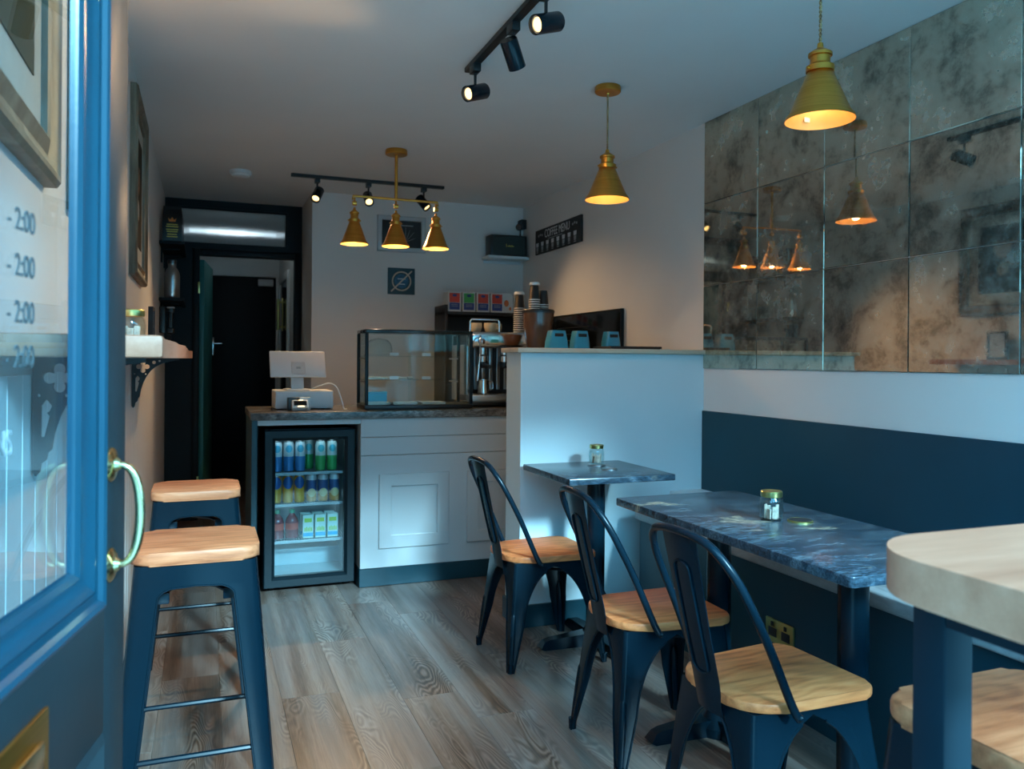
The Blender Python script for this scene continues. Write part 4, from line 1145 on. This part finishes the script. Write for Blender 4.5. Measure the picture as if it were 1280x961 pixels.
for z in SZ:
    o = MB(); xa, xb, ya, yb = FX0 + .038, FX1 - .038, FY0 + .075, FY1 - .045
    o.tube([(xa, ya, z - .006), (xb, ya, z - .006)], .0035, 6).tube([(xa, ya, z - .014), (xb, ya, z - .014)], .003, 6).tube([(xa, yb, z - .006), (xb, yb, z - .006)], .0035, 6)
    k = 30
    for i in range(k): 
        x = lerp(xa + .005, xb - .005, i / (k - 1)); o.box(x - .0012, x + .0012, ya, yb, z - .0035, z)
    o.build('wire_shelf', 'wire', fr, smooth=0)
can_cache = {}
def can(mat, x, y, z, label, group, r=.0285, hh=.166):
    if mat not in can_cache:
        body = MB().lathe([(.020, 0), (r - .003, .002), (r, .010), (r, hh - .018), (r - .006, hh - .004)], (0, 0, 0), 22).mesh('can_body', mat, 45)
        top = MB().lathe([(r - .006, hh - .004), (r - .005, hh), (r - .008, hh), (r - .009, hh - .004), (0, hh - .004)], (0, 0, 0), 22).mesh('can_lid', 'steel', 45)
        can_cache[mat] = (body, top)
    c = thing('drinks_can', label, 'can', (x, y, z), 0, group)
    place('can_body', can_cache[mat][0], c); place('can_lid', can_cache[mat][1], c)
y0 = FY0 + .115
for i in range(3): can('can_blue', .378 + .0615 * i, y0, SZ[0], 'white and blue drinks can on the top fridge shelf', 'blue cans on the top fridge shelf')
can('can_green', .556, y0 + .085, SZ[0], 'white and green drinks can set back between the blue and green cans in the fridge', 'green cans on the top fridge shelf')
for i in range(2): can('can_green', .612 + .0625 * i, y0, SZ[0], 'white and green drinks can at the front of the top fridge shelf', 'green cans on the top fridge shelf')
for i in range(3): can('can_yellow', .375 + .0615 * i, y0, SZ[1], 'yellow drinks can with dark blue oval on the middle fridge shelf', 'yellow cans on the middle fridge shelf', hh=.15)
for i in range(3): can('can_orange', .564 + .0625 * i, y0 + .004, SZ[1], 'silver, navy and orange drinks can on the middle fridge shelf', 'orange cans on the middle fridge shelf', hh=.15)
for i in range(2):
    b = thing('drinks_bottle', 'dark red drinks bottle with green cap on the lower fridge shelf', 'bottle', (.383 + .078 * i, y0 + .01, SZ[2]), 0, 'red bottles on the lower fridge shelf')
    MB().lathe([(.026, 0), (.035, .006), (.036, .05), (.033, .07), (.036, .09), (.030, .112), (.014, .135), (.013, .146)], (0, 0, 0), 20).build('bottle_body', 'bottle_red', b, smooth=50)
    MB().lathe([(.0362, .052), (.0345, .07), (.0362, .088)], (0, 0, 0), 20).build('label_wrap', 'box_red', b, smooth=50)
    MB().lathe([(.0155, .140), (.0155, .158), (.013, .161), (0, .161)], (0, 0, 0), 16).build('cap', 'cap_green', b)
cb = MB().box(-.029, .029, -.022, .022, 0, .128, .002, 1).mesh('carton_body', 'carton_white')
cg = MB().box(-.020, .020, -.0235, -.022, .088, .110).mesh('leaf_print', 'carton_green', 0)
cbl = MB().box(-.027, .027, -.0235, -.022, .010, .030).mesh('blue_print', 'carton_blue', 0)
ctx = MB()
for k in range(5): ctx.box(-.020 + .009 * k, -.014 + .009 * k, -.0235, -.022, .038, .058 + .004 * (k % 2))
ctx = ctx.mesh('letter_print', 'carton_green', 0)
for r_ in range(2):
    for i in range(3):
        c = thing('juice_carton', ('pale green juice carton in the front row of the lower fridge shelf', 'pale green juice carton in the second row of the lower fridge shelf')[r_], 'carton', (.545 + .067 * i - .008 * r_, y0 + .0 + .06 * r_, SZ[2]), 0, 'juice cartons on the lower fridge shelf')
        for me in (cb, cg, cbl, ctx): place(me.name, me, c)

# display case -------------------------------------------------------
dc = thing('display_case', 'black framed glass cake display case on the worktop', 'display case', (0, 0, ZW))
dx0, dx1, dy0, dy1, dh = .845, 1.478, 4.50, 4.77, .455
bar = .018
o = MB(); o.box(dx0, dx1, dy0, dy1, 0, .026, .005).build('base', 'black_plastic', dc)
MB().box(dx0, dx1, dy0, dy1, dh - .020, dh, .006).build('top', 'screen_dark', dc)
for x in (dx0, dx1 - bar):
    for y in (dy0, dy1 - bar):
        MB().box(x, x + bar, y, y + bar, .026, dh - .020, .003).build('corner_post', 'fridge_black', dc)
MB().box(dx0 + bar, dx1 - bar, dy0 + .006, dy0 + .010, .026, dh - .02).build('front_glass', 'pane_glass', dc, smooth=0)
MB().box(dx0 + .006, dx0 + .010, dy0 + bar, dy1 - bar, .026, dh - .02).build('side_glass', 'pane_glass', dc, smooth=0)
MB().box(dx1 - .010, dx1 - .006, dy0 + bar, dy1 - bar, .026, dh - .02).build('side_glass', 'pane_glass', dc, smooth=0)
MB().box(dx0 + bar, (dx0 + dx1) / 2 + .01, dy1 - .012, dy1 - .008, .026, dh - .02).build('rear_glass', 'pane_glass', dc, smooth=0)
MB().box((dx0 + dx1) / 2 - .01, dx1 - bar, dy1 - .018, dy1 - .014, .026, dh - .02).build('rear_glass', 'pane_glass', dc, smooth=0)
for z in (.165, .300):
    MB().box(dx0 + .012, dx1 - .06, dy0 + .05, dy1 - .03, z, z + .006, .001, 1).build('glass_shelf', 'pane_glass', dc)
    for x in (dx0 + .012, dx1 - .075): MB().cyl((x, dy0 + .06, z - .008), (x, dy1 - .04, z - .008), .004, seg=8).build('shelf_support', 'steel', dc)
    for x in (1.02, 1.21):
        tg = thing('price_tag', 'small cream price tag on the ' + ('lower' if z < .2 else 'upper') + ' display case shelf', 'price tag', (x, dy0 + .052, ZW + z + .006), 0, 'price tags in the display case')
        MB().box(-.026, .026, -.001, .001, 0, .018, rot=Matrix.Rotation(R(-12), 4, 'X')).build('tag_card', 'label_white', tg, smooth=0)
        MB().box(-.024, .024, 0, .010, 0, .0012).build('tag_foot', 'paper_tray', tg, smooth=0)
for i, x in enumerate((.93, 1.09, 1.26)):
    t = thing('paper_tray', 'white paper cake tray on the display case floor', 'tray', (x, dy0 + .12, ZW + .026), 0, 'paper trays in the display case')
    MB().box(-.07, .07, -.06, .06, 0, .003, .001, 1).build('tray_base', 'paper_tray', t)
    MB().ring(.14, .12, [(0, 0), (-.003, .010), (-.001, .010), (.002, 0)]).build('tray_rim', 'paper_tray', t, (0, 0, .002)).rotation_euler = (R(-90), 0, 0)
cl = thing('glass_cloche', 'clear glass cake dome on the upper display shelf', 'cake dome', (.945, 4.62, ZW + .306))
MB().shell([(.075, .008), (.077, .040), (.070, .070), (.050, .092), (.0, .102)], (0, 0, 0), 28).build('dome', 'clear_glass', cl, smooth=60)
MB().lathe([(.085, 0), (.086, .006), (.080, .008), (0, .008)], (0, 0, 0), 28).build('plate', 'clear_glass', cl)
bd = thing('serving_board', 'pale timber serving board on the lower display shelf', 'board', (1.0, 4.64, ZW + .171))
MB().prism(rrect(-.13, .11, -.055, .055, .02, 4), 0, .012, .003).build('board_slab', 'cap_wood', bd)
MB().cyl((.12, 0, .006), (.15, 0, .006), .008, seg=10).build('board_handle', 'cap_wood', bd)
bx = thing('cake_box', 'pale blue card box on the display case floor behind the trays', 'box', (.95, 4.715, ZW + .026))
MB().box(-.06, .06, -.022, .022, 0, .065, .002, 1).build('box_body', 'carton_blue', bx)
MB().box(-.062, .062, -.024, .024, .058, .070, .002, 1).build('box_lid', 'canister_blue', bx)

# till -----------------------------------------------------------
cd = thing('cash_drawer', 'pale grey cash drawer box on the worktop', 'cash drawer', (.53, 4.63, ZW))
MB().box(-.158, .158, 0, .26, .006, .105, .005).build('drawer_body', 'grey_plastic', cd)
MB().box(-.150, .150, -.004, 0, .012, .098, .003).build('drawer_front', 'grey_plastic', cd)
for x in (-.13, .13): MB().box(x - .015, x + .015, .02, .24, 0, .006).build('foot', 'rubber', cd, smooth=0)
mo = thing('till_screen', 'pale tablet till screen on a stand, seen from behind', 'till', (.50, 4.735, ZW + .105), R(4))
MB().box(-.065, .065, -.05, .09, 0, .008, .003).build('stand_foot', 'grey_plastic', mo)
o = MB(); o.box(-.036, .036, -.004, .010, .004, .10, .003, rot=Matrix.Rotation(R(-12), 4, 'X')); o.build('stand_neck', 'grey_plastic', mo)
sc = MB().box(-.155, .155, -.008, .008, -.078, .078, .006, 3).build('screen_back', 'grey_plastic', mo, (0, -.016, .148)); sc.rotation_euler = (R(-20), 0, 0)
MB().box(-.038, .038, -.0105, -.008, -.06, .012, .001, 1).build('mount_plate', 'silver_frame', sc)
MB().box(-.012, .012, -.0115, -.0105, -.03, -.018).build('logo_mark', 'grey_ink', sc, smooth=0)
MB().box(-.147, .147, .008, .009, -.070, .070).build('display_glass', 'screen_dark', sc, smooth=0)
rd = thing('card_reader', 'small white card reader in a black stand before the cash drawer', 'card reader', (.493, 4.545, ZW), R(2))
MB().box(-.062, .0, .0, .05, 0, .072, .004).build('stand_block', 'black_plastic', rd)
MB().box(.0, .060, .0, .05, 0, .072, .004).build('stand_block', 'silver_frame', rd)
ob = MB().box(-.044, .044, -.018, .018, -.026, .026, .006, 3).build('reader_body', 'white_plastic', rd, (.0, -.016, .030)); ob.rotation_euler = (R(-38), 0, 0)
MB().box(-.034, .034, -.0195, -.018, -.014, .016).build('reader_screen', 'screen_dark', ob, smooth=0)
MB().box(-.006, .014, -.0205, -.0195, .019, .023).build('reflection_strip', 'reader_reflection', ob, smooth=0)  # glowing reflection on the reader, put in as two emissive strips
MB().box(-.014, .020, -.0205, -.0195, -.023, -.017).build('reflection_strip', 'reader_reflection', ob, smooth=0)
cbp = [(.585, 4.75, 1.080), (.64, 4.70, 1.105), (.68, 4.68, 1.112), (.715, 4.66, 1.085), (.735, 4.63, 1.02), (.745, 4.60, ZW + .004), (.762, 4.60, ZW + .004)]
sm = []
for i in range(len(cbp) - 1):
    p = [Vector(cbp[max(0, min(len(cbp) - 1, j))]) for j in (i - 1, i, i + 1, i + 2)]
    for q in range(5):
        t = q / 5; sm.append(.5 * ((2 * p[1]) + (p[2] - p[0]) * t + (2 * p[0] - 5 * p[1] + 4 * p[2] - p[3]) * t * t + (3 * p[1] - p[0] - 3 * p[2] + p[3]) * t ** 3))
tag(MB().tube(sm, .0035, 8).build('power_cable', 'white_plastic', smooth=60), 'white cable arching from the till to the worktop', 'cable')

# coffee machine --------------------------------------------------
cmx = thing('espresso_machine', 'chrome espresso machine on the worktop behind the half wall', 'coffee machine', (1.72, 4.82, ZW))
MB().box(-.20, .20, -.10, .20, .0, .03, .004).build('base', 'dark_steel', cmx)
MB().box(-.21, .21, -.22, .10, .03, .075, .006).build('drip_tray', 'steel', cmx)
o = MB()
for i in range(16): o.box(-.19 + .025 * i, -.178 + .025 * i, -.21, -.02, .075, .080)
o.build('drip_grid', 'chrome', cmx, smooth=0)
MB().box(-.20, .20, .0, .21, .075, .40, .006).build('body', 'black_plastic', cmx)
MB().box(-.21, -.20, -.10, .22, .03, .46, .003).build('side_panel', 'chrome', cmx)
MB().box(.20, .21, -.10, .22, .03, .46, .003).build('side_panel', 'chrome', cmx)
MB().box(-.21, .21, -.14, .21, .36, .46, .02, 3).build('upper_housing', 'chrome', cmx)
o = MB()
for i in range(7): o.box(-.18 + .05 * i, -.158 + .05 * i, -.004, .0, .10, .36, .002)
o.build('splash_panel', 'steel', cmx)
for x in (-.10, .045):
    g = MB().lathe([(.036, 0), (.036, .035), (.026, .045), (.026, .09)], (x, -.08, .275), 20).build('group_head', 'chrome', cmx, smooth=40)
    o = MB(); o.lathe([(.0, -.02), (.03, -.016), (.034, .0), (.034, .02)], (x, -.08, .255), 18); o.tube([(x, -.10, .262), (x - .01, -.17, .255), (x - .015, -.25, .245)], [.009, .011, .013], 10); o.build('portafilter', 'black_plastic', g, smooth=50)
MB().tube([(-.14, -.14, .42), (-.16, -.21, .43), (-.175, -.25, .39), (-.185, -.27, .28), (-.20, -.28, .16)], .006, 8).build('steam_wand', 'chrome', cmx, smooth=60)
MB().tube([(-.20, -.13, .46), (-.20, -.13, .52), (-.19, -.13, .535), (-.02, -.13, .535), (-.01, -.13, .52), (-.01, -.13, .46)], .007, 8).build('cup_rail', 'chrome', cmx, smooth=60)
MB().lathe([(0, 0), (.02, 0), (.02, .012), (.0, .02)], (-.13, -.145, .40), 16, (0, -1, 0)).build('pressure_gauge', 'chrome', cmx)
mc = [(1.70, 4.83), (1.77, 4.92), (1.62, 4.88)]
for i, (x, y) in enumerate(mc):
    c = thing('stoneware_cup', 'cream rounded cup warming on the espresso machine', 'cup', (x, y, ZW + .46), i, 'cream cups on the espresso machine')
    MB().shell([(.0, .003), (.020, .003), (.022, 0), (.034, .012), (.040, .040), (.039, .062), (.036, .062), (.036, .040), (.030, .014), (0, .008)], (0, 0, 0), 20).build('cup_bowl', 'bean_cream', c, smooth=60)
    MB().tube([(.038, 0, .052), (.056, 0, .050), (.058, 0, .030), (.038, 0, .020)], .004, 8).build('handle', 'bean_cream', c, smooth=60)
mj = thing('milk_jug', 'steel milk jug on the drip tray of the espresso machine', 'jug', (1.60, 4.66, ZW + .081))
MB().shell([(0, 0), (.038, 0), (.040, .01), (.033, .07), (.035, .085), (.033, .085), (.031, .07), (.037, .01), (0, .004)], (0, 0, 0), 20).build('jug_body', 'chrome', mj, smooth=50)
MB().tube([(.034, 0, .075), (.060, 0, .070), (.060, 0, .030), (.039, 0, .020)], .004, 8).build('handle', 'chrome', mj, smooth=60)

gr = thing('coffee_grinder', 'black coffee grinder with tinted brown bean hopper behind the half wall', 'grinder', (1.885, 4.475, ZW))
MB().box(-.085, .085, -.09, .11, 0, .05, .006).build('base', 'black_plastic', gr)
MB().box(-.075, .075, -.05, .10, .05, .33, .014, 3).build('body', 'black_plastic', gr)
MB().cyl((0, -.05, .26), (0, -.11, .22), .02, seg=14).build('spout', 'black_plastic', gr)
MB().lathe([(.055, .33), (.060, .345), (.075, .40), (.090, .49), (.096, .57)], (0, .01, 0), 32).build('bean_hopper', 'hopper_brown', gr, smooth=40)
MB().lathe([(.098, .57), (.099, .585), (.094, .592), (0, .592)], (0, .01, 0), 32).build('hopper_lid', 'black_plastic', gr)
def cup_stack(x, y, z, n, label, lid=True):
    for i in range(n):
        c = thing('paper_cup', label, 'cup', (x, y, z + .0135 * i), 0, label)
        for me in cup_me: place(me.name, me, c)
    if lid:
        c = thing('cup_lid', 'white lid on ' + label.replace('black paper cup in ', ''), 'lid', (x, y, z + .0135 * (n - 1) + .0905))
        MB().lathe([(.0325, 0), (.033, .003), (.031, .012), (.028, .018), (0, .018)], (0, 0, 0), 20).build('lid_dome', 'cup_white', c)
        MB().lathe([(.012, .018), (.012, .020), (0, .020)], (0, .012, 0), 10).build('sip_tab', 'cup_white', c)
# stacked upside down: wide rim down
cup_me = (MB().shell([(.0345, 0), (.0335, .004), (.026, .086), (.024, .090), (0, .090)], (0, 0, 0), 20).mesh('cup_wall', 'cup_black', 45),
          MB().lathe([(.0335, 0), (.0362, .001), (.0362, .0055), (.0342, .0062)], (0, 0, 0), 20).mesh('cup_rim', 'cup_white', 45))
cup_stack(1.862, 4.74, ZW + .462, 12, 'black paper cup in the tall stack on the espresso machine')
cup_stack(1.855, 4.475, ZW + .593, 5, 'black paper cup in the stack with a lid on the grinder hopper')
cup_stack(1.923, 4.50, ZW + .593, 3, 'black paper cup in the short open stack on the grinder hopper', False)

# shelf behind the half wall with blue canisters and a tray
bs = thing('bar_shelf', 'pale timber shelf fixed behind the half wall', 'shelf', (0, 0, 0))
MB().box(1.76, XR - .002, YHW + .216, 4.26, 1.262, 1.286, .003).build('shelf_board', 'cap_wood', bs)
for x in (1.85, 2.30): MB().box(x - .015, x + .015, YHW + .19, 4.2, 1.235, 1.262).box(x - .015, x + .015, YHW + .19, YHW + .21, 1.05, 1.235).build('bracket', 'black_frame', bs, smooth=0)
for i, (x, w) in enumerate(((1.835, .062), (1.978, .052), (2.175, .050))):
    c = thing('blue_canister', ('blue tapered canister beside the coffee grinder', 'blue tapered canister between two others behind the half wall', 'blue tapered canister nearest the right wall')[i], 'canister', (x, 4.10, 1.286))
    m = MB(); n = m.bm; rows = []
    for z, k in ((0, 1.0), (.07, .92), (.128, .70), (.134, .66)):
        rows.append([n.verts.new((px * k, py * (.7 + .3 * k), z)) for px, py in rrect(-w, w, -.04, .04, .014, 4)])
    for a, b in zip(rows, rows[1:]):
        q = len(a)
        for t in range(q): n.faces.new((a[t], a[(t + 1) % q], b[(t + 1) % q], b[t]))
    n.faces.new(rows[0][::-1]); n.faces.new(rows[-1])
    m.build('canister_body', 'canister_blue', c, smooth=35)
    MB().box(-.026, .026, -.041, -.030, .100, .118, .003).build('handle_slot', 'black_matt', c)
ty = thing('serving_tray', 'flat black serving tray lying behind the half wall cap', 'tray', (2.17, 3.90, 1.286))
MB().box(-.15, .15, -.10, .10, 0, .038, .006).build('tray_base', 'black_matt', ty)
MB().ring(.31, .21, [(0, 0), (0, .012), (.006, .012), (.006, 0)]).build('tray_rim', 'black_matt', ty, (0, 0, .034)).rotation_euler = (R(-90), 0, 0)

# ================================================================== BACK WALL
pc = thing('framed_print', 'silver framed dark botanical print on the back wall', 'picture', (1.399, YB, 2.206))
MB().ring(.372, .272, [(0, 0), (0, .018), (.006, .022), (.030, .022), (.036, .012)]).build('frame_moulding', 'silver_frame', pc, smooth=0)
MB().box(-.152, .152, -.010, -.004, -.102, .102).build('print_sheet', 'black_matt', pc, smooth=0)
o = MB()
for a in range(7):
    t = R(20 + 23 * a); l = .09 + .012 * (a % 2)
    o.tube([(.03, -.011, -.06), (.03 + .6 * l * math.cos(t), -.011, -.06 + .75 * l * math.sin(t)), (.03 + l * math.cos(t) * .9, -.011, -.06 + l * 1.15 * math.sin(t))], [.001, .002, .0008], 5)
o.build('plant_print', 'grey_ink', pc)
MB().box(-.03, .09, -.011, -.010, .062, .070).build('title_print', 'grey_ink', pc, smooth=0)
pq = thing('logo_plaque', 'dark teal square plaque with copper ring and slash on the back wall', 'plaque', (1.400, YB, 1.848))
MB().box(-.104, .104, -.014, 0, -.100, .100, .002, 1).build('plaque_board', 'plaque_teal', pq)
MB().cyl((0, -.0145, 0), (0, -.0155, 0), .054, seg=36).build('disc_print', 'plaque_blue', pq)
MB().tube([(.070 * math.cos(2 * math.pi * i / 40), -.0155, .070 * math.sin(2 * math.pi * i / 40)) for i in range(40)], .0055, 6, True).build('ring_print', 'copper_ink', pq)
MB().box(-.112, .112, -.017, -.0145, -.005, .005, rot=Matrix.Rotation(R(-45), 4, 'Y')).build('slash_print', 'copper_ink', pq, smooth=0)
for z, w_ in ((.014, .030), (-.026, .026)): MB().box(.0 - w_, w_, -.0162, -.0155, z, z + .007).build('name_print', 'white_ink', pq, smooth=0)
ss = thing('speaker_shelf', 'small white floating shelf in the back corner under the speaker', 'shelf', (2.20, YB, 2.066))
MB().box(-.155, .185, -.17, 0, -.022, 0, .003).build('shelf_board', 'white_paint', ss)
MB().box(-.14, .17, -.012, 0, -.045, -.022, .002).build('shelf_batten', 'white_paint', ss)
sp = thing('speaker', 'black box speaker with fabric grille on the corner shelf', 'speaker', (2.225, YB - .02, 2.066))
MB().box(-.155, .145, -.13, 0, 0, .165, .008).build('cabinet', 'black_plastic', sp)
MB().box(-.140, .130, -.134, -.130, .014, .151, .002, 1).build('grille', 'grille_dark', sp)
o = MB(); o.box(-.030, -.026, -.137, -.134, .070, .094)
for k in range(5): o.box(-.018 + .011 * k, -.011 + .011 * k, -.137, -.134, .073, .082 + .004 * (k % 2))
o.build('script_badge', 'gold_ink', sp, smooth=0)
sc_ = thing('security_camera', 'small black security camera in the back corner above the speaker', 'camera', (2.362, YB - .03, 2.30))
MB().box(-.012, .034, -.05, .03, .0, .075, .004).build('wall_mount', 'black_plastic', sc_)
MB().lathe([(.024, 0), (.027, .006), (.027, .05), (.020, .058), (0, .058)], (-.008, -.015, .02), 20, (-.5, -.8, -.2)).build('camera_body', 'black_plastic', sc_)
MB().cyl((.0, .0, -.075), (.0, .0, .0), .006, seg=8).build('cable', 'black_plastic', sc_)
mn = thing('menu_sign', 'black coffee menu sign with white cups on the right wall', 'sign', (XR, 5.332, 2.156), R(-90))
MB().box(-.402, .402, -.016, 0, -.092, .092, .002, 1).build('sign_board', 'black_matt', mn)
text_mesh('sign_lettering', 'COFFEE MENU', .085, 'white_ink', mn, (0, -.0165, .018), align='CENTER', sx=.80)
MB().box(-.16, .10, -.0172, -.016, .002, .006).build('underline', 'grey_ink', mn, smooth=0)
for sx in (-1, 1):
    o = MB()
    for k in range(3): o.sphere((sx * (.27 + .032 * k), -.0165, .045 + .006 * (k % 2)), .013, (1, .05, .7), 10, 6)
    o.build('bean_print', 'grey_ink', mn)
for k in range(8):
    x = -.36 + .0955 * k; o = MB()
    o.prism_xz([(x - .020, -.036 + .0), (x + .020, -.036), (x + .024, .000 - .006), (x - .024, -.006)], -.0172, -.016)
    o.build('cup_print', 'white_ink', mn, smooth=0)
    MB().prism_xz([(x - .015, -.070), (x + .015, -.070), (x + .020, -.040), (x - .020, -.040)], -.0172, -.016).build('cup_print', 'grey_ink', mn, smooth=0)
    MB().box(x - .018, x + .018, -.0172, -.016, -.082, -.076).build('name_print', 'grey_ink', mn, smooth=0)
bb = thing('menu_board', 'glossy black menu board standing against the right wall', 'board', (XR - .002, 4.88, 0), R(-90))
MB().box(-.532, .532, -.018, 0, 1.02, 1.574, .003).build('glass_face', 'screen_dark', bb)
o = MB(); 
MB().ring(1.066, .556, [(0, 0), (0, .021), (.008, .021), (.008, .017)], (0, 1.297)).build('edge_trim', 'black_frame', bb, smooth=0)
for k in range(5): o.box(-.42, .1 - .02 * (k % 3), -.0186, -.018, 1.48 - .045 * k, 1.486 - .045 * k)
o.build('menu_lines', 'dark_steel', bb, smooth=0)
# a back-splash so the board has something to stand on
us = thing('back_unit', 'black back-bar shelving unit below the tea boxes', 'shelving', (0, 0, 0))
MB().box(1.655, 2.33, 5.70, 5.99, 1.588, 1.612, .003).build('shelf_board', 'black_matt', us)
MB().box(1.655, 1.675, 5.70, 5.99, 0, 1.66, .002).build('side_panel', 'black_matt', us)
MB().box(2.31, 2.33, 5.70, 5.99, 0, 1.588, .002).build('side_panel', 'black_matt', us)
MB().box(1.675, 2.31, 5.97, 5.99, 0, 1.588).build('rear_panel', 'black_matt', us, smooth=0)
MB().box(1.675, 2.31, 5.70, 5.97, 1.05, 1.07).build('shelf_board', 'black_matt', us, smooth=0)
tcol = ['box_red', 'box_green', 'box_red', 'box_red']
tnm = ['red and navy tea box at the open end of the back shelf', 'green and navy tea box on the back shelf', 'red and navy tea box between the green box and another red box', 'red and navy tea box beside the orange fruit pouches']
for i in range(4):
    x = 1.735 + .112 * i
    b = thing('tea_box', tnm[i], 'tea box', (x, 5.78, 1.612), 0, 'tea boxes on the back shelf')
    MB().box(-.050, .050, -.05, .07, 0, .148, .002, 1).build('box_body', 'box_white', b)
    MB().box(-.040, .040, -.052, -.05, .068, .138).build('upper_panel', tcol[i], b, smooth=0)
    MB().box(-.040, .040, -.052, -.05, .014, .066).build('lower_panel', 'box_navy', b, smooth=0)
    MB().sphere((0, -.051, .120), .022, (1, .08, .6), 14, 8).build('badge', 'box_navy', b)
    for z in (.050, .038): MB().box(-.026, .026, -.0528, -.052, z, z + .004).build('print_line', 'grey_ink', b, smooth=0)
for i in range(2):
    x = 2.168 + .095 * i
    b = thing('fruit_pouch', ('white pouch with orange fruit print touching the row of tea boxes', 'white pouch with orange fruit print at the wall end of the back shelf')[i], 'pouch', (x, 5.78, 1.612), 0, 'fruit pouches on the back shelf')
    m = MB(); n = m.bm; rows = []
    for z, hx_, hy_ in ((0, .040, .024), (.04, .043, .026), (.11, .042, .016), (.150, .036, .003), (.158, .030, .002)):
        rows.append([n.verts.new(p) for p in ((-hx_, -hy_, z), (hx_, -hy_, z), (hx_, hy_, z), (-hx_, hy_, z))])
    for a, c in zip(rows, rows[1:]):
        for k in range(4): n.faces.new((a[k], a[(k + 1) % 4], c[(k + 1) % 4], c[k]))
    n.faces.new(rows[0][::-1]); n.faces.new(rows[-1])
    m.build('pouch_body', 'box_white', b, smooth=25)
    MB().sphere((-.012, -.023, .075), .024, (.8, .2, 1.1), 14, 8).build('fruit_print', 'pouch_orange', b)
    MB().sphere((.018, -.024, .035), .014, (1, .2, 1), 12, 8).build('fruit_print', 'pouch_orange', b)
